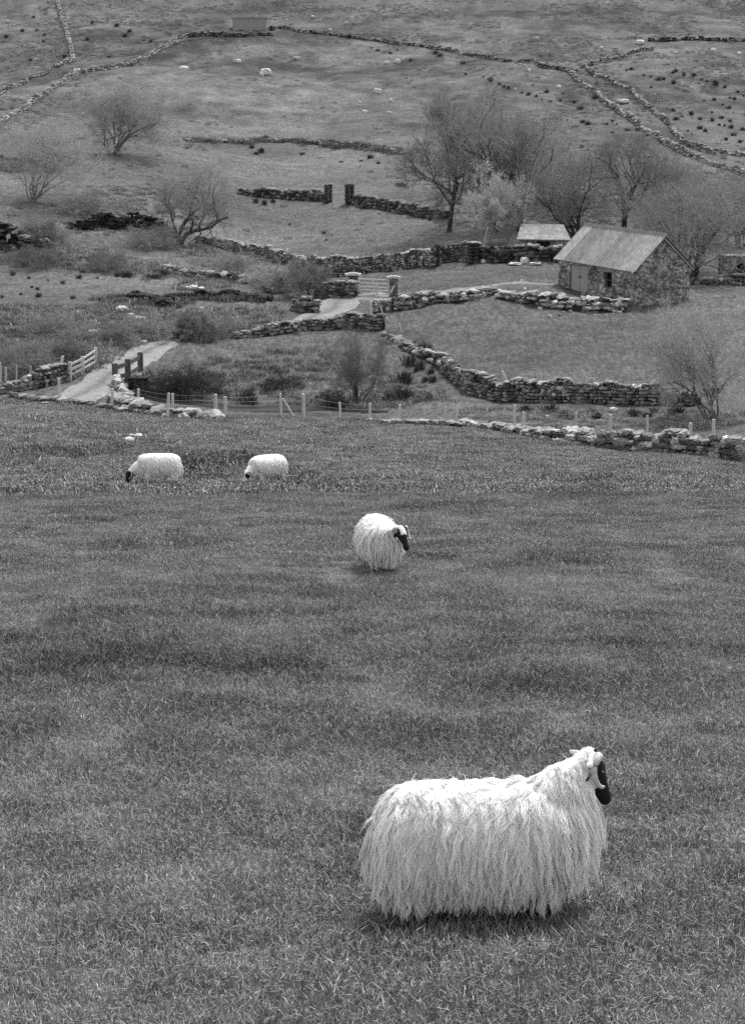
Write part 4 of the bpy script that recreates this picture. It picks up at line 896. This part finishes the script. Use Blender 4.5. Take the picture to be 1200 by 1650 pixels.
for bx_, by_, rx, ry, h in [(60, 1085, 120, 45, .5), (330, 1080, 190, 28, .8), (120, 1075, 90, 20, .6), (450, 1090, 60, 12, .5), (185, 1052, 35, 9, 2.2), (160, 1032, 18, 5, 1.6), (215, 1036, 14, 5, 1.6), (18, 1030, 28, 12, 2.4), (60, 1022, 16, 7, 1.4), (150, 990, 14, 4, 1.2), (115, 978, 14, 4, 1.0), (275, 1065, 14, 10, 1.2), (365, 1082, 22, 10, 1.4), (310, 1075, 18, 8, 1.0), (900, 1112, 120, 30, .7), (1080, 1060, 120, 30, .35), (350, 1310, 60, 30, .6), (640, 1180, 60, 20, .5), (130, 1240, 50, 18, .5), (550, 1352, 35, 14, .8), (500, 1220, 40, 16, .4), (200, 1500, 160, 40, .3), (630, 1625, 60, 20, .8), (480, 1520, 60, 25, .4), (140, 1040, 60, 25, -.4), (100, 1000, 70, 25, -.5), (200, 1410, 200, 40, -.2), (1080, 1420, 90, 25, -.3), (1180, 1145, 60, 10, -.6),
                            (540, 880, 20, 8, .3), (480, 905, 30, 5, .4), (780, 966, 30, 8, .4), (265, 830, 20, 6, .4), (90, 725, 110, 8, .7), (320, 750, 30, 12, .5), (520, 772, 50, 6, .5), (760, 1490, 170, 25, .9), (303, 742, 14, 9, .9), (365, 736, 28, 5, .8), (345, 765, 18, 6, .4), (230, 690, 40, 8, .5), (700, 820, 200, 8, .25), (300, 880, 200, 10, .2), (900, 900, 160, 10, .25), (1000, 800, 150, 6, .25), (150, 820, 120, 7, .25), (560, 985, 120, 12, .25), (850, 1010, 160, 12, .25), (400, 1010, 150, 10, -.25), (700, 930, 200, 12, -.2), (1000, 960, 120, 12, -.2), (200, 770, 150, 6, -.2)]:  # the wide patch under the foreground sheep is its shadow, painted into the grass
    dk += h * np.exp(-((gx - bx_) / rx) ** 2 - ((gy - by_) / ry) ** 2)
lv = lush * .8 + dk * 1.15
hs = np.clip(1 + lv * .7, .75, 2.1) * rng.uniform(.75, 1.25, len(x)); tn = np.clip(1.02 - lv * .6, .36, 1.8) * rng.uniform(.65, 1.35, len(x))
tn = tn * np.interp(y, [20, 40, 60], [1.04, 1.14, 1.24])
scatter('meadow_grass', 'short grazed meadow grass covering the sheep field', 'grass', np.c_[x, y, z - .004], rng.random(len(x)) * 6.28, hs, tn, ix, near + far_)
# rough tussocky vegetation on the banks
rp = [proto('rough_tuft', 160 + i, 90, .45, .42, .014) for i in range(4)]
def inpoly(px, py, poly):
    c = np.zeros(len(px), bool); P = np.array(poly, float); j = len(P) - 1
    for i in range(len(P)):
        hit = ((P[i, 1] > py) != (P[j, 1] > py)) & (px < (P[j, 0] - P[i, 0]) * (py - P[i, 1]) / (P[j, 1] - P[i, 1] + 1e-9) + P[i, 0]); c ^= hit; j = i
    return c
zones = [([(-60, 490), (180, 492), (300, 500), (440, 495), (470, 510), (380, 535), (260, 545), (200, 570), (150, 600), (100, 605), (0, 625), (-60, 630)], 4.0, .9, .95), ([(-60, 400), (120, 395), (200, 410), (290, 430), (450, 455), (300, 470), (200, 445), (60, 430), (-60, 430)], 2.2, 1.0, .9), ([(230, 600), (400, 570), (500, 560), (620, 600), (720, 630), (740, 650), (560, 660), (340, 645), (230, 640)], 2.6, .8, .8),
         ([(740, 655), (1240, 665), (1240, 700), (1000, 700), (860, 690), (740, 675)], 2.8, 1.05, .6), ([(300, 395), (480, 430), (500, 470), (440, 470), (330, 430), (280, 420)], 2.0, 1.2, .8), ([(110, 300), (300, 300), (340, 360), (300, 380), (100, 380)], 1.2, .9, .8), ([(700, 300), (1240, 270), (1240, 380), (1000, 360), (820, 380), (700, 360)], 1.2, .9, .8)]
N_ = 60000
y = np.sqrt(rng.uniform(88 ** 2, 215 ** 2, N_)); x = y * rng.uniform(-.22, .22, N_); z = ground(x, y); gx, gy = proj(x, y, z)
dens0 = N_ / (.22 * (215 ** 2 - 88 ** 2))
kp = np.zeros(N_, bool); tz = np.ones(N_); hz = np.ones(N_)
for poly, d_, t_, h_ in zones:
    m_ = inpoly(gx, gy, poly) & (rng.random(N_) < d_ / dens0 * (.4 + 1.2 * vnoise(x / 1.6, y / 1.6))); kp |= m_; tz[m_] = t_; hz[m_] = h_
x, y, z, tz, hz = x[kp], y[kp], z[kp], tz[kp], hz[kp]
ex_, ey_, eh_, et_ = [], [], [], []
for P, H_, th_, nm in WALLS:
    d_ = np.r_[0, np.cumsum(np.linalg.norm(np.diff(P[:, :2], axis=0), axis=1))]
    nn_ = int(d_[-1] * (9 if nm == 'turf_bank' else 1.6)); s_ = rng.random(nn_) * d_[-1]
    sgn = rng.choice([-1, 1], nn_); o_ = (th_ / 2 + np.abs(rng.normal(.1, .3, nn_))) * sgn
    a_ = np.arctan2(np.interp(s_ + .3, d_, P[:, 1]) - np.interp(s_ - .3, d_, P[:, 1]), np.interp(s_ + .3, d_, P[:, 0]) - np.interp(s_ - .3, d_, P[:, 0]))
    ex_.append(np.interp(s_, d_, P[:, 0]) - np.sin(a_) * o_); ey_.append(np.interp(s_, d_, P[:, 1]) + np.cos(a_) * o_)
    eh_.append(np.full(nn_, 1.2 if nm == 'turf_bank' else .6)); et_.append(np.full(nn_, .55 if nm == 'turf_bank' else .9))
ex_, ey_ = np.concatenate(ex_), np.concatenate(ey_)
x, y, z = np.r_[x, ex_], np.r_[y, ey_], np.r_[z, ground(ex_, ey_)]; tz, hz = np.r_[tz, np.concatenate(et_)], np.r_[hz, np.concatenate(eh_)]
# heather and bent grass on the hill
N_ = 90000
hy = np.sqrt(rng.uniform(150 ** 2, 372 ** 2, N_)); hx = hy * rng.uniform(-.21, .21, N_); hzg = ground(hx, hy); gx, gy = proj(hx, hy, hzg)
smooth = inpoly(gx, gy, [(130, 125), (280, 80), (440, 62), (640, 80), (760, 110), (800, 140), (700, 250), (640, 400), (500, 440), (330, 380), (330, 230), (200, 240)]) | inpoly(gx, gy, [(640, 255), (300, 250), (330, 380), (500, 430), (720, 390)])
dn_ = np.where(smooth, .04, .30) * np.clip((fbm(hx / 6, hy / 9, 5) + .08) * 7, 0.03, 1.6) * np.where(gy < 235, 1, .5)
kq = rng.random(N_) < dn_; nk_ = kq.sum()
x, y, z = np.r_[x, hx[kq]], np.r_[y, hy[kq]], np.r_[z, hzg[kq]]; tz = np.r_[tz, rng.choice([.65, .8, 1.0, 1.3], nk_)]; hz = np.r_[hz, rng.uniform(.35, .85, nk_)]
scatter('rough_vegetation', 'rough tussock grass and heather on the banks, wall feet and hillside', 'undergrowth', np.c_[x, y, z], rng.random(len(x)) * 6.28, hz * rng.uniform(.5, 1.3, len(x)), tz * rng.uniform(.5, 1.6, len(x)), rng.integers(0, 4, len(x)), rp)

# ------------------------------------------------------------------ sheep
def loft(rows, k=16):
    """rows: (centre, side axis * half width, up axis * half height)"""
    V = []; a = np.arange(k) * 2 * math.pi / k
    for c, sx, sz in rows:
        V.append(np.asarray(c)[None] + np.cos(a)[:, None] * np.asarray(sx)[None] + np.sin(a)[:, None] * np.asarray(sz)[None])
    V = np.concatenate(V); n_ = len(rows); ids = np.arange(n_ * k).reshape(n_, k)
    q = np.stack([ids[:-1], np.roll(ids, -1, 1)[:-1], np.roll(ids, -1, 1)[1:], ids[1:]], -1).reshape(-1, 4)
    return V, q, ids
def sheep(label, loc, rz, poll, hyaw, hpitch, seed, nlocks, hairs, hr, fat=1.0, neck_mid=None, locklen=1.0, facemode=0, scale=1.0, arch=0., hroll=0., nend=.08, hsize=1.2, lift=0.):
    g_ = np.random.default_rng(seed)
    root = thing('sheep', loc, label, 'sheep', 'horned sheep in the field', rz); root.scale = (scale,) * 3
    mb = MB()
    def addloft(rows, k=16):
        V, q, ids = loft(rows, k)
        V = np.concatenate([V, [rows[0][0]], [rows[-1][0]]]); a, b = len(V) - 2, len(V) - 1
        f3 = [(a, ids[0, (i + 1) % k], ids[0, i]) for i in range(k)] + [(b, ids[-1, i], ids[-1, (i + 1) % k]) for i in range(k)]
        mb.add(V, q.tolist(), f3)
    Y_ = np.array([0, 1., 0]); Z_ = np.array([0, 0, 1.]); X_ = np.array([1., 0, 0])
    tor = [(-.50, .40, .06, .10), (-.478, .43, .155, .20), (-.42, .45, .205, .23), (-.30, .46, .225, .24), (-.12, .455, .235, .24), (.08, .455, .24, .242), (.22, .468, .228, .235), (.34, .50, .205, .205), (.43, .525, .165, .165), (.48, .535, .115, .125), (.505, .54, .05, .07)]
    tor = [(x_, z_ + lift + arch * (1 - (x_ / .45) ** 2), a_, b_ + arch * .6 * (1 - (x_ / .45) ** 2)) for x_, z_, a_, b_ in tor]
    addloft([(np.array([x_, 0, z_]), Y_ * hw * fat, Z_ * hh) for x_, z_, hw, hh in tor], 24)
    # head frame
    cy, sy, cp_, sp_ = math.cos(hyaw), math.sin(hyaw), math.cos(hpitch), math.sin(hpitch)
    hf = np.array([cp_ * cy, cp_ * sy, sp_]); hs_ = np.array([-sy, cy, 0]); hu = np.cross(hf, hs_)
    if hroll: hs_, hu = hs_ * math.cos(hroll) + hu * math.sin(hroll), hu * math.cos(hroll) - hs_ * math.sin(hroll)
    poll = np.array(poll, float)
    c0 = np.array([.27, 0, .50]); nm = np.array(neck_mid) if neck_mid else (c0 + poll) / 2
    t = np.linspace(0, 1, 8)[:, None]; nk = c0 * (1 - t) ** 2 + 2 * nm * t * (1 - t) + (poll + hf * .03 - hu * .02) * t ** 2
    nd = np.gradient(nk, axis=0); nd /= np.linalg.norm(nd, axis=1, keepdims=True)
    rad = np.linspace(.20, nend, 8)
    rows = []
    for i in range(8):
        s_ = np.cross(Z_, nd[i]) if abs(nd[i][2]) < .95 else np.cross(nd[i], X_); s_ /= np.linalg.norm(s_); u_ = np.cross(nd[i], s_)
        rows.append((nk[i], s_ * rad[i] * .9, u_ * rad[i]))
    addloft(rows, 16)
    hd = [(-.045, .0, .035, .04), (-.02, .004, .055, .06), (.03, .006, .064, .072), (.085, -.002, .058, .068), (.13, -.012, .046, .056), (.18, -.022, .038, .044), (.22, -.027, .035, .037), (.245, -.030, .028, .028), (.257, -.031, .012, .014)]
    HS = hsize
    H = lambda f_, s_, u_: poll + (hf * f_ + hs_ * s_ + hu * u_) * HS
    addloft([(H(f_, 0, u_), hs_ * w_ * HS, hu * h_ * HS) for f_, u_, w_, h_ in hd], 14)
    for sg in (-1, 1):                       # ears
        addloft([(H(.0 - .01 * i, sg * (.05 + .022 * i), .02 - .004 * i - .003 * i * i), hf * (.014, .026, .028, .02, .006)[i], hu * (.014, .012, .010, .009, .006)[i]) for i in range(5)], 8)
    for sg in (-1, 1):                       # legs
        addloft([(np.array([.27, sg * .11, .36]), Y_ * .06, X_ * .08), (np.array([.275, sg * .11, .24]), Y_ * .042, X_ * .05), (np.array([.285, sg * .105, .16]), Y_ * .034, X_ * .036), (np.array([.28, sg * .105, .08]), Y_ * .026, X_ * .026), (np.array([.285, sg * .105, .03]), Y_ * .028, X_ * .03), (np.array([.295, sg * .105, -.01]), Y_ * .03, X_ * .036)], 10)
        addloft([(np.array([-.33, sg * .12, .36]), Y_ * .075, X_ * .12), (np.array([-.35, sg * .12, .26]), Y_ * .05, X_ * .07), (np.array([-.40, sg * .115, .18]), Y_ * .032, X_ * .04), (np.array([-.385, sg * .115, .09]), Y_ * .026, X_ * .028), (np.array([-.375, sg * .115, .03]), Y_ * .028, X_ * .03), (np.array([-.365, sg * .115, -.01]), Y_ * .03, X_ * .036)], 10)
    addloft([(np.array([-.48, 0, .55]), Y_ * .03, X_ * .03), (np.array([-.53, 0, .46]), Y_ * .03, X_ * .025), (np.array([-.54, 0, .34]), Y_ * .02, X_ * .018)], 8)
    tmp = mb.build('body', None)
    rm = tmp.modifiers.new('r', 'REMESH'); rm.mode = 'VOXEL'; rm.voxel_size = .0105
    sm = tmp.modifiers.new('s', 'SMOOTH'); sm.factor = .5; sm.iterations = 4
    dg = bpy.context.evaluated_depsgraph_get(); me = bpy.data.meshes.new_from_object(tmp.evaluated_get(dg)); bpy.data.objects.remove(tmp)
    me.name = 'body'; co = np.empty(len(me.vertices) * 3); me.vertices.foreach_get('co', co); co = co.reshape(-1, 3)
    rel = (co - poll) / HS; hc = np.stack([rel @ hf, rel @ hs_, rel @ hu], -1)
    def ishead(c): return ((c[:, 0] > -.012) & (c[:, 0] < .28) & (np.abs(c[:, 1]) < .078) & (c[:, 2] > -.078) & (c[:, 2] < .1)) | ((np.abs(c[:, 1]) < .22) & (np.abs(c[:, 1]) > .055) & (np.abs(c[:, 0]) < .05) & (np.abs(c[:, 2] + .01) < .06))
    head = ishead(hc)
    tn_ = np.full(len(co), .62)
    blk = head & (hc[:, 0] > .012 + .02 * np.sin(hc[:, 1] * 60)) & (np.abs(hc[:, 1]) < .09)
    if facemode == 0: blk &= ~((hc[:, 2] < -.022) & (hc[:, 0] < .13) & (hc[:, 0] > .05))           # white cheek
    if facemode == 1: blk = head & (((hc[:, 0] > .045) & (hc[:, 0] < .125) & (np.abs(hc[:, 1]) > .012) & (np.abs(hc[:, 1]) < .09) & (hc[:, 2] > -.03)) | ((hc[:, 0] > .2) & (np.abs(hc[:, 1]) < .09)))
    if facemode == 2: blk = head & (hc[:, 0] > .01) & (np.abs(hc[:, 1]) < .10)
    tn_[blk] = .012
    if facemode == 0: tn_[head & (np.abs(hc[:, 1]) > .10)] = .55
    if facemode in (1, 3):
        if facemode == 3: tn_[head & (np.abs(hc[:, 1]) < .09) & (hc[:, 2] < -.015) & (hc[:, 0] > .06) & (hc[:, 0] < .2)] = .55; tn_[head & (hc[:, 0] > .0) & (hc[:, 0] < .10) & (np.abs(hc[:, 1]) < .035) & (hc[:, 2] > .03)] = .6   # white blaze
    tn_[head & (hc[:, 0] > -.015) & (hc[:, 2] > .02) & (np.abs(hc[:, 1]) < .05) & (facemode == 0)] = .012
    spot = head & (hc[:, 0] < .03) & (vnoise(hc[:, 1] * 45 + 9, hc[:, 2] * 45) > .78); tn_[spot] = .08
    lg = co[:, 2] < .13; tn_[lg & ~head] = np.where(vnoise(co[lg & ~head][:, 0] * 30, co[lg & ~head][:, 2] * 25) > .55, .03, .35)
    tn_[(co[:, 2] < .035) & ~head] = .02
    a = me.attributes.new('tone', 'FLOAT', 'POINT'); a.data.foreach_set('value', tn_.astype(np.float32))
    me.polygons.foreach_set('use_smooth', np.ones(len(me.polygons), bool))
    me.materials.clear(); me.materials.append(M['skin'])
    bo = bpy.data.objects.new('body', me); COL.objects.link(bo); bo.parent = root
    for sg in (-1, 1):                       # horns and eyes
        C_ = np.array([(.014, .03, .06), (.0, .055, .054), (-.002, .076, .026), (.018, .087, -.006), (.055, .09, -.024), (.095, .087, -.03), (.122, .083, -.022), (.128, .082, -.006)])
        if facemode == 3: C_ = np.concatenate([C_ + [0, .014, 0], [(.15, .098, .012), (.14, .10, .034), (.112, .102, .036)]])
        tq = np.linspace(0, len(C_) - 1, 28); P = np.stack([np.interp(tq, np.arange(len(C_)), C_[:, k]) for k in range(3)], -1)
        for _ in range(2): P[1:-1] = (P[:-2] + 2 * P[1:-1] + P[2:]) / 4
        P = np.array([H(a_, sg * b_, c_) for a_, b_, c_ in P])
        th = np.linspace(.025, .007, 28) * (1 + .06 * np.sin(np.arange(28) * 2.2)); th[-1] = .001
        V, q = tubes(P[None], th[None], 10); mesh_np('horn', V, q, M['horn'], root, smooth=True)
        v, f = ICO[2]; mesh_np('eye', v * .011 + H(.085, sg * .047, .028), f, M['eye'], root, smooth=True)
    # fleece
    me.calc_loop_triangles(); nt = len(me.loop_triangles); tri = np.empty(nt * 3, np.int32); me.loop_triangles.foreach_get('vertices', tri); tri = tri.reshape(-1, 3)
    A_, B_, C_ = co[tri[:, 0]], co[tri[:, 1]], co[tri[:, 2]]; nn = np.cross(B_ - A_, C_ - A_); ar = np.linalg.norm(nn, axis=1); nn /= ar[:, None] + 1e-12
    cen = (A_ + B_ + C_) / 3; rc = (cen - poll) / HS; hcc = np.stack([rc @ hf, rc @ hs_, rc @ hu], -1)
    isH = ishead(hcc)
    ok = ~isH & (cen[:, 2] > .24); ar = np.where(ok, ar, 0); 
    tix = g_.choice(nt, nlocks, p=ar / ar.sum()); w1, w2 = g_.random(nlocks), g_.random(nlocks); fl = w1 + w2 > 1; w1[fl], w2[fl] = 1 - w1[fl], 1 - w2[fl]
    p = A_[tix] + (B_ - A_)[tix] * w1[:, None] + (C_ - A_)[tix] * w2[:, None]; nr = nn[tix]
    hdn = np.linalg.norm(p - poll, axis=1); nearh = np.clip(1 - (hdn - .04) / .13, 0, 1)
    n_ = 9
    topf = np.clip((nr[:, 2] - .35) / .5, 0, 1)
    hgt = np.clip((p[:, 2] - .25) / .45, 0, 1)
    LL = locklen * (.205 - .085 * topf - .02 * (1 - hgt)) * g_.uniform(.75, 1.2, nlocks) * (1 - .68 * nearh) * (1 + .25 * np.clip((p[:, 0] - .3) / .1, 0, 1) * (p[:, 2] < .68))
    sidev = np.where(np.abs(p[:, 1]) > .03, np.sign(p[:, 1]), np.sign(g_.normal(0, 1, nlocks)))
    flow = np.stack([-.18 + g_.normal(0, .22, nlocks) + .65 * np.clip((p[:, 0] - .22) / .15, 0, 1), sidev * .45 * topf + g_.normal(0, .22, nlocks) * topf, -1 + .2 * topf], -1)
    flow[:, 0] += (vnoise(p[:, 0] * 7 + 3 * p[:, 1], p[:, 2] * 7) - .5) * 1.1
    flow -= (flow * nr).sum(1, keepdims=True) * nr * .9
    flow /= np.linalg.norm(flow, axis=1, keepdims=True) + 1e-9
    d = nr * (.5 - .2 * topf)[:, None] + flow * .75 + g_.normal(0, .12, (nlocks, 3)); d /= np.linalg.norm(d, axis=1, keepdims=True)
    G = np.zeros((nlocks, n_, 3)); G[:, 0] = p - nr * .005
    wav = g_.uniform(.005, .016, nlocks); wf_ = g_.uniform(1.5, 3.2, nlocks); wp_ = g_.random(nlocks) * 6.28
    for i in range(1, n_):
        d = d + np.array([0, 0, -.17]) * (1 + (1 - topf))[:, None] + g_.normal(0, .05, (nlocks, 3)); d /= np.linalg.norm(d, axis=1, keepdims=True)
        G[:, i] = G[:, i - 1] + d * (LL / (n_ - 1))[:, None]
    tt = np.linspace(0, 1, n_)
    tang = np.cross(nr, np.array([0, 0, 1.])); tang /= np.linalg.norm(tang, axis=1, keepdims=True) + 1e-6
    G += tang[:, None] * (wav[:, None] * tt * np.sin(tt[None] * wf_[:, None] * 6.28 + wp_[:, None]))[..., None]
    # hairs gathered into locks
    K = hairs; HG = np.repeat(G, K, 0); NB = nlocks * K
    cr = .019 * (1 + .4 * g_.random(NB)); oa = g_.random(NB) * 6.28; orr = np.sqrt(g_.random(NB)) * cr
    t1 = np.repeat(tang, K, 0); t2 = np.cross(np.repeat(nr, K, 0), t1)
    off = t1 * (np.cos(oa) * orr)[:, None] + t2 * (np.sin(oa) * orr)[:, None]
    taper = (1 - tt ** 1.1 * .86)
    HG = HG + off[:, None] * taper[None, :, None] + g_.normal(0, .0012, (NB, n_, 3)) * np.linspace(0, 1, n_)[None, :, None]
    le = g_.uniform(.75, 1.05, NB); HG = HG[:, :1] + (HG - HG[:, :1]) * le[:, None, None]
    stray = g_.random(NB) < .04; HG += (g_.normal(0, .022, (NB, 1, 3)) * (tt ** 1.5)[None, :, None]) * stray[:, None, None]
    HG[..., 2] = np.maximum(HG[..., 2], .025)
    hc_ = bpy.data.hair_curves.new('fleece'); hc_.add_curves([n_] * NB)
    hc_.attributes['position'].data.foreach_set('vector', HG.astype(np.float32).ravel())
    ra = hc_.attributes.get('radius') or hc_.attributes.new('radius', 'FLOAT', 'POINT')
    ra.data.foreach_set('value', np.tile(hr * (1 - tt ** 2 * .75), NB).astype(np.float32))
    sa = hc_.attributes.new('shade', 'FLOAT', 'CURVE'); sa.data.foreach_set('value', np.clip(np.repeat(g_.uniform(.2, .9, nlocks), K) + g_.normal(0, .12, NB), 0, 1).astype(np.float32))
    hc_.materials.append(M['wool'])
    fo = bpy.data.objects.new('fleece', hc_); COL.objects.link(fo); fo.parent = root
    return root
p = at(777, 1478)
sheep('large shaggy white sheep in the foreground, head turned away showing a black muzzle', p, R(3), (.495, .02, .79), R(15), R(-54), 1, 4600, 19, .0011, neck_mid=(.42, 0, .69), nend=.074, hsize=1.02, facemode=0, scale=.825)
p = at(611, 917)
sheep('white sheep facing the camera with a black face looking right', p, R(-80), (.53, .17, .63), R(20), R(-40), 2, 2800, 9, .0026, neck_mid=(.45, .08, .58), facemode=3, fat=1.12, scale=.84, hsize=1.2, locklen=.95)
p = at(258, 782)
sheep('white sheep grazing on the left with a plain black muzzle in the grass', p, R(184), (.66, .0, .34), R(6), R(-55), 3, 2400, 8, .0036, neck_mid=(.54, 0, .48), facemode=2, locklen=.5, lift=.05, scale=.82, arch=.02, hsize=1.35, nend=.10)
p = at(432, 782)
sheep('white sheep grazing with a black and white patched horned face', p, R(214), (.62, .04, .38), R(24), R(-48), 4, 2400, 8, .0036, neck_mid=(.52, 0, .48), facemode=1, locklen=.5, lift=.05, fat=1.15, scale=.84, arch=.03, hsize=1.35)
